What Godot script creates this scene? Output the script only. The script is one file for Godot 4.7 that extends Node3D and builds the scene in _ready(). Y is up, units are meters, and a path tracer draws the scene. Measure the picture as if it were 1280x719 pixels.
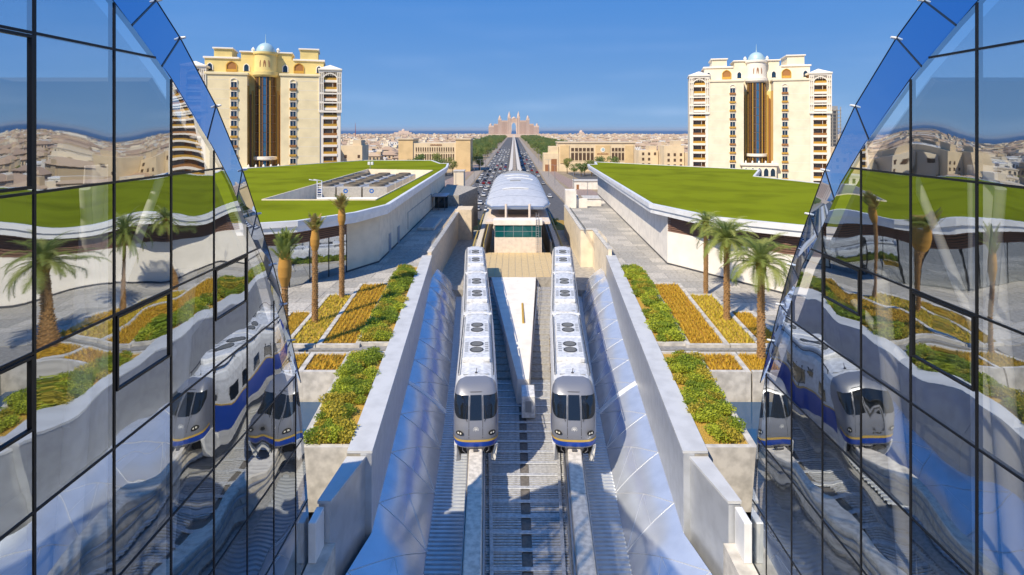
extends Node3D

const EYE := 30.0      # camera height above the street
const F := 743.0       # focal length in photograph pixels
var org := {}
var taken := {}
var M := {}
var rng := RandomNumberGenerator.new()

# ---------------------------------------------------------------- mesh builder
class MB:
	var v := PackedVector3Array()
	var n := PackedVector3Array()
	var c := PackedColorArray()
	var tint := Color(1, 1, 1)
	var colored := false
	func tri(a: Vector3, b: Vector3, d: Vector3) -> void:
		var nn := (b - a).cross(d - a).normalized()
		v.append(a); v.append(d); v.append(b)
		n.append(nn); n.append(nn); n.append(nn)
		if colored:
			c.append(tint); c.append(tint); c.append(tint)
	func trin(a: Vector3, b: Vector3, d: Vector3, na: Vector3, nb: Vector3, nd: Vector3) -> void:
		var g := (b - a).cross(d - a)
		if g.dot(na + nb + nd) < 0.0:
			v.append(a); v.append(b); v.append(d)
			n.append(na); n.append(nb); n.append(nd)
		else:
			v.append(a); v.append(d); v.append(b)
			n.append(na); n.append(nd); n.append(nb)
		if colored:
			c.append(tint); c.append(tint); c.append(tint)
	func quad(a: Vector3, b: Vector3, d: Vector3, e: Vector3) -> void:
		tri(a, b, d); tri(a, d, e)
	func qh(a: Vector3, b: Vector3, d: Vector3, e: Vector3, hint: Vector3) -> void:
		if (b - a).cross(d - a).dot(hint) < 0.0 or ((b - a).cross(d - a).length() < 1e-9 and (d - a).cross(e - a).dot(hint) < 0.0):
			quad(e, d, b, a)
		else:
			quad(a, b, d, e)
	func th(a: Vector3, b: Vector3, d: Vector3, hint: Vector3) -> void:
		if (b - a).cross(d - a).dot(hint) < 0.0:
			tri(a, d, b)
		else:
			tri(a, b, d)
	func hexa(p: Array) -> void:
		var m := Vector3.ZERO
		for q in p:
			m += q
		m /= 8.0
		for f in [[0, 1, 2, 3], [4, 5, 6, 7], [0, 1, 5, 4], [1, 2, 6, 5], [2, 3, 7, 6], [3, 0, 4, 7]]:
			var a: Vector3 = p[f[0]]
			var b: Vector3 = p[f[1]]
			var d: Vector3 = p[f[2]]
			var e: Vector3 = p[f[3]]
			qh(a, b, d, e, (a + b + d + e) / 4.0 - m)
	func ab(lo: Vector3, hi: Vector3) -> void:
		var l := lo.min(hi)
		var h := lo.max(hi)
		hexa([Vector3(l.x, l.y, l.z), Vector3(h.x, l.y, l.z), Vector3(h.x, l.y, h.z), Vector3(l.x, l.y, h.z), Vector3(l.x, h.y, l.z), Vector3(h.x, h.y, l.z), Vector3(h.x, h.y, h.z), Vector3(l.x, h.y, h.z)])
	func box(m: Vector3, s: Vector3) -> void:
		ab(m - s / 2, m + s / 2)
	func cbox(lo: Vector3, hi: Vector3, b: float) -> void:   # box with chamfered edges
		var m := (lo + hi) / 2
		var h := (hi - lo).abs() / 2
		b = minf(b, minf(h.x, minf(h.y, h.z)) * 0.8)
		var P := func(x, y, z, k): return m + Vector3(x * (h.x - (0.0 if k == 0 else b)), y * (h.y - (0.0 if k == 1 else b)), z * (h.z - (0.0 if k == 2 else b)))
		for s in [-1, 1]:
			qh(P.call(s, -1, -1, 0), P.call(s, 1, -1, 0), P.call(s, 1, 1, 0), P.call(s, -1, 1, 0), Vector3(s, 0, 0))
			qh(P.call(-1, s, -1, 1), P.call(1, s, -1, 1), P.call(1, s, 1, 1), P.call(-1, s, 1, 1), Vector3(0, s, 0))
			qh(P.call(-1, -1, s, 2), P.call(1, -1, s, 2), P.call(1, 1, s, 2), P.call(-1, 1, s, 2), Vector3(0, 0, s))
			for t in [-1, 1]:
				qh(P.call(s, t, -1, 0), P.call(s, t, 1, 0), P.call(s, t, 1, 1), P.call(s, t, -1, 1), Vector3(s, t, 0))
				qh(P.call(s, -1, t, 0), P.call(s, 1, t, 0), P.call(s, 1, t, 2), P.call(s, -1, t, 2), Vector3(s, 0, t))
				qh(P.call(-1, s, t, 1), P.call(1, s, t, 1), P.call(1, s, t, 2), P.call(-1, s, t, 2), Vector3(0, s, t))
				for r in [-1, 1]:
					th(P.call(s, t, r, 0), P.call(s, t, r, 1), P.call(s, t, r, 2), Vector3(s, t, r))
	func prism(poly: PackedVector2Array, y0: float, y1: float) -> void:   # poly in (x, z), walls and caps
		var p := poly
		if not Geometry2D.is_polygon_clockwise(p):
			p = p.duplicate(); p.reverse()
		var k := p.size()
		for i in k:
			var a := p[i]
			var b := p[(i + 1) % k]
			var d := b - a
			qh(Vector3(a.x, y0, a.y), Vector3(b.x, y0, b.y), Vector3(b.x, y1, b.y), Vector3(a.x, y1, a.y), Vector3(-d.y, 0, d.x) if Geometry2D.is_point_in_polygon((a + b) / 2 + Vector2(d.y, -d.x).normalized() * 0.001, p) else Vector3(d.y, 0, -d.x))
		var t := Geometry2D.triangulate_polygon(p)
		for i in range(0, t.size(), 3):
			var a := p[t[i]]
			var b := p[t[i + 1]]
			var d := p[t[i + 2]]
			th(Vector3(a.x, y1, a.y), Vector3(b.x, y1, b.y), Vector3(d.x, y1, d.y), Vector3.UP)
			th(Vector3(a.x, y0, a.y), Vector3(b.x, y0, b.y), Vector3(d.x, y0, d.y), Vector3.DOWN)
	func beam(a: Vector3, b: Vector3, w: float, h: float, up := Vector3.UP) -> void:   # bar of w by h along a-b
		var d := (b - a).normalized()
		var s := d.cross(up)
		if s.length() < 0.01:
			s = d.cross(Vector3.RIGHT)
		s = s.normalized() * w / 2
		var u := s.cross(d).normalized() * h / 2
		hexa([a - s - u, a + s - u, a + s + u, a - s + u, b - s - u, b + s - u, b + s + u, b - s + u])
	func tube(pts: Array, rad: Array, k := 8, caps := true) -> void:
		var rings := []
		for i in pts.size():
			var d: Vector3 = (pts[mini(i + 1, pts.size() - 1)] - pts[maxi(i - 1, 0)]).normalized()
			var s := d.cross(Vector3.UP if absf(d.y) < 0.95 else Vector3.RIGHT).normalized()
			var u := s.cross(d)
			var ring := []
			for j in k:
				var a := TAU * j / k
				ring.append([pts[i] + (s * cos(a) + u * sin(a)) * rad[mini(i, rad.size() - 1)], s * cos(a) + u * sin(a)])
			rings.append(ring)
		for i in rings.size() - 1:
			for j in k:
				var a = rings[i][j]
				var b = rings[i][(j + 1) % k]
				var d = rings[i + 1][(j + 1) % k]
				var e = rings[i + 1][j]
				trin(a[0], b[0], d[0], a[1], b[1], d[1])
				trin(a[0], d[0], e[0], a[1], d[1], e[1])
		if caps:
			for e in [0, rings.size() - 1]:
				var hint: Vector3 = pts[e] - pts[1 if e == 0 else e - 1]
				for j in range(1, k - 1):
					th(rings[e][0][0], rings[e][j][0], rings[e][j + 1][0], hint)
	func lathe(m: Vector3, prof: Array, k := 16) -> void:   # prof: (radius, height), bottom to top
		for i in prof.size() - 1:
			var p: Vector2 = prof[i]
			var q: Vector2 = prof[i + 1]
			var sl := Vector2(q.y - p.y, p.x - q.x).normalized()
			for j in k:
				var a := TAU * j / k
				var b := TAU * (j + 1) / k
				var ca := Vector3(cos(a), 0, sin(a))
				var cb := Vector3(cos(b), 0, sin(b))
				var na := ca * sl.x + Vector3.UP * sl.y
				var nb := cb * sl.x + Vector3.UP * sl.y
				var p0 := m + ca * p.x + Vector3.UP * p.y
				var p1 := m + cb * p.x + Vector3.UP * p.y
				var q0 := m + ca * q.x + Vector3.UP * q.y
				var q1 := m + cb * q.x + Vector3.UP * q.y
				if p.x > 1e-4:
					trin(p0, p1, q1, na, nb, nb)
				if q.x > 1e-4:
					trin(p0, q1, q0, na, nb, na)
	func grid(pts: Array) -> void:   # rows of points, smooth normals
		var R := pts.size()
		var C: int = pts[0].size()
		var nn := []
		for i in R:
			var row := []
			for j in C:
				var du: Vector3 = pts[i][mini(j + 1, C - 1)] - pts[i][maxi(j - 1, 0)]
				var dv: Vector3 = pts[mini(i + 1, R - 1)][j] - pts[maxi(i - 1, 0)][j]
				row.append(du.cross(dv).normalized())
			nn.append(row)
		for i in R - 1:
			for j in C - 1:
				trin(pts[i][j], pts[i][j + 1], pts[i + 1][j + 1], nn[i][j], nn[i][j + 1], nn[i + 1][j + 1])
				trin(pts[i][j], pts[i + 1][j + 1], pts[i + 1][j], nn[i][j], nn[i + 1][j + 1], nn[i + 1][j])
	func mesh(shift := Vector3.ZERO) -> ArrayMesh:
		var m := ArrayMesh.new()
		if v.is_empty():
			return m
		var a := []
		a.resize(Mesh.ARRAY_MAX)
		var w := v
		if shift != Vector3.ZERO:
			w = v.duplicate()
			for i in w.size():
				w[i] -= shift
		a[Mesh.ARRAY_VERTEX] = w
		a[Mesh.ARRAY_NORMAL] = n
		if colored:
			a[Mesh.ARRAY_COLOR] = c
		m.add_surface_from_arrays(Mesh.PRIMITIVE_TRIANGLES, a)
		return m

# ---------------------------------------------------------------- scene helpers
func P(x: float, h: float, z: float) -> Vector3:   # h metres below the eye, z metres ahead
	return Vector3(x, EYE - h, -z)

func numbered(s: String) -> String:
	if not taken.has(s):
		taken[s] = 0
		return s
	taken[s] += 1
	return "%s_%03d" % [s, taken[s]]

func thing(called: String, label: String, category: String, at := Vector3.ZERO, group := "") -> Node3D:
	var o := Node3D.new()
	o.name = numbered(called)
	add_child(o)
	o.position = at
	o.set_meta("label", label)
	o.set_meta("category", category)
	if group:
		o.set_meta("group", group)
	org[o] = at
	return o

func tag(o: Node, label: String, category: String, group := "") -> void:
	o.set_meta("label", label)
	o.set_meta("category", category)
	if group:
		o.set_meta("group", group)

func part(mb: MB, called: String, parent: Node, m: Material, stuff := false) -> MeshInstance3D:
	var o := MeshInstance3D.new()
	o.name = called
	var at: Vector3 = org.get(parent, Vector3.ZERO)
	o.mesh = mb.mesh(at)
	o.material_override = m
	parent.add_child(o, true)
	org[o] = at
	if stuff:
		o.set_meta("kind", "stuff")
	return o

func inst(mesh: Mesh, called: String, parent: Node, m: Material, t: Transform3D) -> MeshInstance3D:   # shared mesh, placed
	var o := MeshInstance3D.new()
	o.name = called
	o.mesh = mesh
	o.material_override = m
	o.transform = t
	parent.add_child(o, true)
	return o

func struct(mb: MB, called: String, m: Material) -> MeshInstance3D:
	var o := MeshInstance3D.new()
	o.name = numbered(called)
	o.mesh = mb.mesh()
	o.material_override = m
	o.set_meta("kind", "structure")
	add_child(o)
	return o

func copy(o: Node3D, label := "", group := "") -> Node3D:
	var d: Node3D = o.duplicate()
	var base := String(o.name)
	if base.length() > 4 and base[-4] == "_" and base.right(3).is_valid_int():
		base = base.left(-4)
	d.name = numbered(base)
	add_child(d)
	if label:
		d.set_meta("label", label)
	if group:
		d.set_meta("group", group)
	return d

func lin(r: float, g: float, b: float, a := 1.0) -> Color:
	var q := Color(r, g, b).linear_to_srgb()
	q.a = a
	return q

func blotch(seed_: int, size: int, freq: float, lo: float, hi: float, oct := 4) -> ImageTexture:
	var f := FastNoiseLite.new()
	f.seed = seed_
	f.noise_type = FastNoiseLite.TYPE_SIMPLEX_SMOOTH
	f.frequency = freq
	f.fractal_octaves = oct
	var im := f.get_seamless_image(size, size)
	im.convert(Image.FORMAT_L8)
	var d := im.get_data()
	for i in d.size():
		d[i] = int(clampf(lo + (hi - lo) * d[i] / 255.0, 0, 1) * 255)
	return ImageTexture.create_from_image(Image.create_from_data(size, size, false, Image.FORMAT_L8, d))

func mk(key: String, col: Color, rough := 0.8, metal := 0.0, tex: Texture2D = null, sc := 0.25, bump := 0.0) -> StandardMaterial3D:
	var m := StandardMaterial3D.new()
	m.resource_name = key
	m.albedo_color = col
	m.roughness = rough
	m.metallic = metal
	if tex:
		m.albedo_texture = tex
		m.uv1_triplanar = true
		m.uv1_world_triplanar = true
		m.uv1_scale = Vector3.ONE * sc
		if bump > 0.0:
			m.heightmap_enabled = true
			m.heightmap_texture = tex
			m.heightmap_scale = bump
	M[key] = m
	return m

func materials() -> void:
	var fine := blotch(1, 512, 0.05, 0.62, 1.2, 5)
	var coarse := blotch(2, 512, 0.02, 0.80, 1.1, 6)
	var soft := blotch(3, 512, 0.01, 0.91, 1.05, 5)
	var grass := blotch(4, 2048, 0.004, 0.80, 1.12, 9)
	var grime := blotch(9, 512, 0.02, 0.80, 1.05, 6)
	mk("concrete", lin(.42, .39, .34), .85, 0, coarse, .12, .4)
	mk("pale_concrete", lin(.60, .57, .52), .8, 0, coarse, .1, .3)
	mk("coping", lin(.56, .57, .58), .6, 0, soft, .1)
	mk("deck", lin(.44, .44, .44), .6, .2, coarse, .3)
	mk("slat", lin(.60, .60, .60), .5, .25, coarse, .3)
	mk("cross_beam", lin(.60, .61, .62), .55, .3, coarse, .3)
	mk("drain", lin(.17, .155, .14), .8, 0, coarse, .3)
	mk("corrugated", lin(.58, .61, .65), .42, .45, soft, .2)
	mk("beam", lin(.70, .65, .57), .8, 0, coarse, .22, .3)
	mk("rail_yellow", lin(.50, .38, .10), .6, .1, coarse, .4)
	mk("steel_dark", lin(.10, .10, .11), .5, .6)
	mk("steel", lin(.45, .45, .46), .4, .7)
	mk("clad_wall", lin(.58, .60, .63), .34, .5, soft, .15)
	mk("clad_panel", lin(.72, .77, .85), .25, .58, soft, .1)
	mk("seam", lin(.66, .66, .66), .4, .5, soft, .2)
	mk("stone_wall", lin(.72, .60, .44), .85, 0, soft, .15, .2)
	mk("cream_wall", lin(.80, .69, .52), .8, 0, soft, .08, .1)
	mk("white_wall", lin(.84, .79, .71), .75, 0, soft, .08, .1)
	mk("fascia", lin(.80, .81, .82), .45, .1, soft, .1)
	mk("soffit", lin(.20, .13, .09), .7)
	mk("louvre", lin(.20, .11, .075), .6)
	mk("turf", lin(.19, .228, .010), 1.0, 0, grass, .009, 0.0)
	M.turf.metallic_specular = 0.1
	mk("paver", lin(.44, .42, .385), .85, 0, coarse, .25, .3)
	mk("paver_light", lin(.54, .51, .46), .85, 0, coarse, .27, .3)
	mk("paver_mid", lin(.39, .375, .345), .85, 0, coarse, .24, .3)
	mk("paver_dark", lin(.30, .29, .275), .85, 0, coarse, .23, .3)
	mk("tile", lin(.72, .55, .30), .75, 0, fine, .6, .2)
	mk("soil", lin(.56, .35, .06), 1.0, 0, fine, .35, 3.0)
	mk("soil_dark", lin(.46, .23, .025), 1.0, 0, fine, .33, 3.0)
	mk("water", lin(.03, .08, .16), .05, 0)
	mk("white_paint", lin(.80, .80, .79), .35, 0, grime, .22)
	M.white_paint.clearcoat_enabled = true
	M.white_paint.clearcoat = .3
	mk("cab_grey", lin(.19, .20, .235), .3, .2)
	M.cab_grey.clearcoat_enabled = true
	M.cab_grey.clearcoat = .8
	mk("blue_paint", lin(.012, .06, .38), .3, 0)
	mk("gold_paint", lin(.55, .37, .09), .4, .2)
	mk("dark_glass", lin(.012, .014, .016), .04, 0)
	M.dark_glass.metallic_specular = 0.8
	mk("rubber", lin(.02, .02, .02), .8)
	mk("grille", lin(.05, .055, .06), .6)
	mk("vent_grey", lin(.30, .31, .32), .6)
	mk("lens", lin(.75, .72, .62), .15)
	mk("roof_metal", lin(.66, .66, .655), .45, .2, soft, .12)
	mk("roof_edge", lin(.34, .39, .47), .35, .6)
	mk("teal_glass", lin(.006, .10, .105), .05, .2)
	mk("station_wall", lin(.72, .62, .52), .75, 0, soft, .2)
	mk("asphalt", lin(.105, .105, .11), .9, 0, coarse, .06)
	mk("marking", lin(.7, .7, .68), .8)
	mk("pavement", lin(.36, .31, .26), .9, 0, coarse, .08)
	mk("pavement_pink", lin(.34, .25, .21), .9, 0, coarse, .08)
	mk("land", lin(.33, .26, .17), 1.0, 0, coarse, .013)
	mk("bed", lin(.40, .25, .04), 1.0, 0, fine, .15)
	mk("sea", lin(.012, .055, .14), .35, 0)
	mk("tower_cream", lin(.88, .78, .58), .85, 0, soft, .03)
	mk("tower_warm", lin(.90, .77, .48), .85, 0, soft, .03)
	mk("tower_yellow", lin(.80, .63, .25), .85, 0, soft, .03)
	mk("tower_white", lin(.84, .78, .68), .8)
	mk("tower_gold", lin(.60, .34, .05), .5, .2)
	mk("tower_brown", lin(.30, .13, .05), .6)
	mk("tower_glass", lin(.02, .05, .09), .05, .3)
	mk("tower_bronze", lin(.085, .055, .03), .08, .3)
	mk("tower_blueglass", lin(.05, .17, .30), .05, .4)
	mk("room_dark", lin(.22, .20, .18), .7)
	mk("balcony_wood", lin(.34, .15, .04), .7)
	mk("dome_blue", lin(.42, .58, .62), .4, .1)
	mk("mall", lin(.76, .61, .40), .9, 0, soft, .02)
	mk("mall_panel", lin(.72, .52, .27), .9, 0, soft, .02)
	mk("mall_window", lin(.10, .06, .035), .3)
	mk("mall_shade", lin(.62, .50, .34), .9, 0, soft, .03)
	mk("hotel", lin(.52, .38, .29), .9)
	mk("hotel_light", lin(.60, .47, .38), .9)
	mk("hotel_window", lin(.22, .14, .13), .6)
	mk("chiller", lin(.58, .54, .47), .45, .5, soft, .3)
	mk("chiller_fan", lin(.20, .17, .13), .6, .3)
	mk("sign_blue", lin(.01, .12, .42), .5)
	mk("trunk", lin(.46, .27, .11), .95, 0, fine, 1.0, 1.5)
	mk("trunk_dark", lin(.13, .085, .05), .95, 0, fine, .8)
	mk("sheath", lin(.52, .27, .05), .9, 0, fine, 1.4, 1.5)
	for a in [["frond", lin(.17, .21, .035)], ["frond_pale", lin(.27, .29, .075)], ["leaf_tree", lin(.10, .145, .022)], ["frond_dry", lin(.36, .22, .06)], ["leaf", lin(.20, .27, .015)], ["leaf_light", lin(.36, .40, .025)], ["leaf_gold", lin(.42, .33, .03)], ["leaf_dark", lin(.075, .12, .02)], ["leaf_olive", lin(.17, .18, .035)], ["groundcover", lin(.52, .30, .015)], ["groundcover_yellow", lin(.52, .38, .03)]]:
		var m := mk(a[0], a[1], .75)
		m.backlight_enabled = true
		m.backlight = lin(.35, .4, .12)
	mk("mullion", lin(.012, .013, .015), .4, .4)
	mk("dim_interior_wall", lin(.055, .065, .07), .8)  # near-black colour stands in for the dimness of the rooms behind glass
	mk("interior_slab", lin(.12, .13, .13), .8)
	mk("interior_column", lin(.62, .64, .64), .6)
	var white := Image.create(4, 4, false, Image.FORMAT_RGB8)
	white.fill(Color.WHITE)
	var g := mk("facade_glass", lin(.86, .92, .97, .58), .012, 1.0)
	g.transparency = BaseMaterial3D.TRANSPARENCY_ALPHA
	g.albedo_texture = ImageTexture.create_from_image(white)
	var rg := mk("rear_glass", lin(.12, .15, .17, .34), .02, .6)
	rg.transparency = BaseMaterial3D.TRANSPARENCY_ALPHA
	rg.albedo_texture = g.albedo_texture
	var eg := mk("edge_glass", lin(.36, .50, .72, .95), .012, 1.0)
	eg.transparency = BaseMaterial3D.TRANSPARENCY_ALPHA
	eg.albedo_texture = g.albedo_texture
	var cg := mk("clear_glass", lin(.8, .9, .9, .12), .03)
	cg.transparency = BaseMaterial3D.TRANSPARENCY_ALPHA
	for i in 5:
		mk("villa_wall%d" % i, [lin(.62, .50, .34), lin(.72, .62, .47), lin(.78, .74, .67), lin(.54, .42, .27), lin(.62, .49, .37)][i], .9)
		mk("villa_roof%d" % i, [lin(.44, .31, .21), lin(.62, .54, .43), lin(.76, .74, .70), lin(.48, .36, .25), lin(.38, .27, .19)][i], .9)
	mk("villa_window", lin(.07, .07, .075), .3)
	for a in [["white", lin(.75, .75, .75)], ["silver", lin(.42, .43, .45)], ["black", lin(.02, .02, .022)], ["red", lin(.35, .03, .02)], ["blue", lin(.04, .09, .25)]]:
		mk("car_" + a[0], a[1], .3, .2)

# ---------------------------------------------------------------- layout curves
const TRACK := [[10.0, 2.15], [20.0, 2.4], [27.8, 2.7], [38.5, 3.2], [56.0, 4.15], [72.0, 5.3], [87.0, 6.38], [100.0, 6.9], [115.0, 7.2], [190.0, 7.2], [230.0, 6.2], [290.0, 3.2], [340.0, 2.2], [2600.0, 2.2]]
func track_x(z: float) -> float:   # half the distance between the two beams
	var i := 0
	while i < TRACK.size() - 2 and z > TRACK[i + 1][0]:
		i += 1
	var p0: Array = TRACK[maxi(i - 1, 0)]
	var p1: Array = TRACK[i]
	var p2: Array = TRACK[i + 1]
	var p3: Array = TRACK[mini(i + 2, TRACK.size() - 1)]
	var t: float = (z - p1[0]) / (p2[0] - p1[0])
	var d: float = p2[0] - p1[0]
	var m1: float = (p2[1] - p0[1]) / maxf(p2[0] - p0[0], 0.1) * d
	var m2: float = (p3[1] - p1[1]) / maxf(p3[0] - p1[0], 0.1) * d
	var t2 := t * t
	var t3 := t2 * t
	return (2 * t3 - 3 * t2 + 1) * p1[1] + (t3 - 2 * t2 + t) * m1 + (-2 * t3 + 3 * t2) * p2[1] + (t3 - t2) * m2

func wall_x(u: float, z: float) -> float:   # u: distance from the axis at z = 32, in the flaring plaza grid
	return u + 0.073 * (z - 32.0)

const DECK := 23.5
const BEAM := 20.8
const PLAZA := 17.6

func hexz(mb: MB, s: float, u0: float, u1: float, z0: float, z1: float, h0: float, h1: float) -> void:   # block in the plaza grid
	mb.hexa([P(s * wall_x(u0, z0), h0, z0), P(s * wall_x(u1, z0), h0, z0), P(s * wall_x(u1, z1), h0, z1), P(s * wall_x(u0, z1), h0, z1), P(s * wall_x(u0, z0), h1, z0), P(s * wall_x(u1, z0), h1, z0), P(s * wall_x(u1, z1), h1, z1), P(s * wall_x(u0, z1), h1, z1)])

func side(s: float) -> String:
	return "left" if s < 0 else "right"

# ---------------------------------------------------------------- track bed
func track_bed() -> void:
	var b := MB.new()
	b.ab(P(-9.5, DECK + .4, 14), P(9.5, DECK + .16, 84))
	var deck := struct(b, "track_deck", M.deck)
	var rows := MB.new()   # fine slats between the cross beams
	var z := 20.0
	while z < 56.0:
		var x := track_x(z) - .5
		rows.ab(P(-x, DECK + .15, z), P(-.3, DECK, z + .13))
		rows.ab(P(.3, DECK + .15, z), P(x, DECK, z + .13))
		z += .24
	part(rows, "deck_slats", deck, M.slat, true)
	z = 20.0
	while z < 56.0:
		var x := track_x(z) - .62
		var c := MB.new()
		c.cbox(P(-x, DECK - .002, z), P(x, DECK - .06, z + .3), .02)
		part(c, "cross_beam", deck, M.cross_beam)
		z += 1.45
	var dr := MB.new()
	dr.ab(P(-.27, DECK + .1, 18), P(.27, DECK + .05, 58))
	part(dr, "drain_channel", deck, M.drain)
	for s in [-1.0, 1.0]:
		var st := MB.new()
		z = 18.0
		while z < 56.0:
			st.hexa([P(s * (track_x(z) - 1.05), DECK, z), P(s * (track_x(z) - .85), DECK, z), P(s * (track_x(z + 2) - .85), DECK, z + 2), P(s * (track_x(z + 2) - 1.05), DECK, z + 2), P(s * (track_x(z) - 1.05), DECK - .2, z), P(s * (track_x(z) - .85), DECK - .2, z), P(s * (track_x(z + 2) - .85), DECK - .2, z + 2), P(s * (track_x(z + 2) - 1.05), DECK - .2, z + 2)])
			z += 2.0
		part(st, "stringer", deck, M.slat)
		var cs := MB.new()   # corrugated sheet outside the beam
		z = 18.0
		while z < 86.0:
			var xa := track_x(z) + .47
			var xb := xa + 2.18
			cs.qh(P(s * xa, DECK + .1, z), P(s * xb, DECK + .1, z), P(s * xb, DECK + .1, z + .15), P(s * xa, DECK + .1, z + .15), Vector3.UP)
			cs.qh(P(s * xa, DECK + .1, z + .15), P(s * xb, DECK + .1, z + .15), P(s * xb, DECK, z + .18), P(s * xa, DECK, z + .18), Vector3(0, .4, 1))
			cs.qh(P(s * xa, DECK, z + .18), P(s * xb, DECK, z + .18), P(s * xb, DECK, z + .33), P(s * xa, DECK, z + .33), Vector3.UP)
			cs.qh(P(s * xa, DECK, z + .33), P(s * xb, DECK, z + .33), P(s * xb, DECK + .1, z + .36), P(s * xa, DECK + .1, z + .36), Vector3(0, .4, -1))
			z += .36
		part(cs, "corrugated_sheet", deck, M.corrugated)
	# pipe and conduit runs beside the beams
	for s in [-1.0, 1.0]:
		for k in 1:
			var t := MB.new()
			var pts := []
			z = 14.0
			while z < 60.0:
				pts.append(P(s * (track_x(z) - .56 - .12 * k), DECK - .12 - .1 * k, z))
				z += 3.0
			t.tube(pts, [.05], 6)
			part(t, "conduit", deck, M.steel)
	# stairs between the trains and the wedge of wall that parts them
	for s in [-1.0, 1.0]:
		var g := thing("staircase", "dark shaded stair flight beside the left train" if s < 0 else "sunlit stair flight with railings beside the right train", "staircase", P(s * 3, DECK, 56))
		var n := 18
		for i in n:
			var z0 := 56.0 + i * 24.0 / n
			var z1 := z0 + 24.0 / n
			var h := DECK - .05 - (i + 1) * 2.3 / n
			var st := MB.new()
			var inner := lerpf(.75, 3.75 if s < 0 else 2.5, i / float(n))
			st.cbox(P(s * inner, DECK + .1, z0), P(s * (track_x(z0) - .75), h, z1 + .12), .02)
			part(st, "step", g, M.paver_mid)
		for r in 2:
			var rail := MB.new()
			var x0 := .85 if r == 0 else track_x(56) - .85
			var x1 := (3.85 if s < 0 else 2.6) if r == 0 else track_x(80) - .85
			for hh in [1.0, .55]:
				rail.tube([P(s * x0, DECK - hh - .1, 56), P(s * x1, DECK - 2.35 - hh, 80)], [.03], 5)
			for i in 13:
				var t := i / 12.0
				var q := P(s * lerpf(x0, x1, t), lerpf(DECK - .1, DECK - 2.35, t), lerpf(56, 80, t))
				rail.tube([q, q + Vector3.UP * 1.0], [.025], 5)
			part(rail, "railing", g, M.steel)
	var w := thing("stair_wall", "white wedge shaped wall between the two stair flights", "wall", P(.4, DECK, 66))
	var b2 := MB.new()
	b2.hexa([P(-.45, DECK, 51), P(.6, DECK, 51), P(2.4, DECK, 84.1), P(-3.95, DECK, 84.1), P(-.4, 21.4, 51), P(.58, 21.4, 51), P(2.4, 20.84, 84.1), P(-3.9, 20.84, 84.1)])
	part(b2, "wall_body", w, M.white_wall)
	var slot := MB.new()
	slot.ab(P(.2, 21.4, 65), P(.42, 20.95, 72))
	part(slot, "planted_slot", w, M.soil)
	var cab := MB.new()
	cab.cbox(P(-.1, 23.4, 48.2), P(1.0, 21.6, 50.4), .05)
	var cb := thing("control_cabinet", "small white cabinet at the foot of the stair wedge", "cabinet", P(.4, 23.4, 50.5))
	part(cab, "cabinet_body", cb, M.white_paint)
	var cd := MB.new()
	cd.ab(P(.2, 22.9, 48.17), P(.7, 22.0, 48.2))
	part(cd, "cabinet_door", cb, M.vent_grey)
	# tiled platform in front of the station
	var pl := MB.new()
	pl.ab(P(-5.6, 24, 84.2), P(5.6, 20.86, 101))
	var plat := struct(pl, "station_forecourt", M.concrete)
	var tl := MB.new()
	for i in 11:
		for j in 16:
			tl.ab(P(-5.5 + i + .03, 20.9, 84.25 + j * 1.04), P(-5.5 + i + .97, 20.8 + .006 * ((i * 7 + j * 3) % 4), 84.25 + j * 1.04 + 1.0))
	part(tl, "floor_tiles", plat, M.tile, true)
	for s in [-1.0, 1.0]:
		var fl := MB.new()
		fl.hexa([P(s * 5.6, 24, 84), P(s * 14, 24, 84), P(s * 14, 24, 134), P(s * 5.6, 24, 134), P(s * 5.6, 22.6, 84), P(s * 14, 22.6, 84), P(s * 14, 22.6, 134), P(s * 5.6, 22.6, 134)])
		struct(fl, "side_floor", M.concrete)
	# guide beams
	for s in [-1.0, 1.0]:
		var g := thing("monorail_beam", "concrete monorail beam under the %s train running to the horizon" % side(s), "beam", P(s * 3, DECK, 30))
		var seg := MB.new()
		var zs := []
		z = 10.0
		while z < 2560.0:
			zs.append(z)
			z += 4.0 if z < 130 else (12.0 if z < 400 else 120.0)
		for i in zs.size() - 1:
			if i % 3 == 2 and zs[i] < 130:
				continue
			var j: int = i + (2 if i % 3 == 1 and zs[i] < 130 else 1)
			j = mini(j, zs.size() - 1)
			var za: float = zs[i] + (.03 if i % 3 == 0 else 0.0)
			var zb: float = zs[j]
			var bm := MB.new() if zs[i] < 130 else seg
			var xa := track_x(za)
			var xb := track_x(zb)
			var ww := .44 if zs[i] < 300 else 1.0
			var prof := [[-ww, 1.5], [-ww, .06], [-ww + .06, 0.0], [ww - .06, 0.0], [ww, .06], [ww, 1.5]]
			for k in 5:
				var p: Array = prof[k]
				var q: Array = prof[k + 1]
				bm.qh(P(s * xa + p[0], BEAM + p[1], za), P(s * xa + q[0], BEAM + q[1], za), P(s * xb + q[0], BEAM + q[1], zb), P(s * xb + p[0], BEAM + p[1], zb), Vector3((p[0] + q[0]), 1.0 if k == 2 else .2, 0))
			if zs[i] < 130:
				bm.qh(P(s * xa - ww, BEAM + 1.5, za), P(s * xa + ww, BEAM + 1.5, za), P(s * xa + ww, BEAM, za), P(s * xa - ww, BEAM, za), Vector3(0, 0, 1))
				part(bm, "beam_segment", g, M.beam)
		part(seg, "beam_run", g, M.beam)
		var wk := MB.new()   # power rails along the beam
		for sx in [-1.0, 1.0]:
			for hh in [.35, .8]:
				var pts := []
				z = 12.0
				while z < 200:
					pts.append(P(s * track_x(z) + sx * .52, BEAM + hh, z))
					z += 6.0
				wk.tube(pts, [.05], 5)
		part(wk, "power_rail", g, M.steel)
		var yl := MB.new()   # yellow edge strips and walkway by the station
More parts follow.
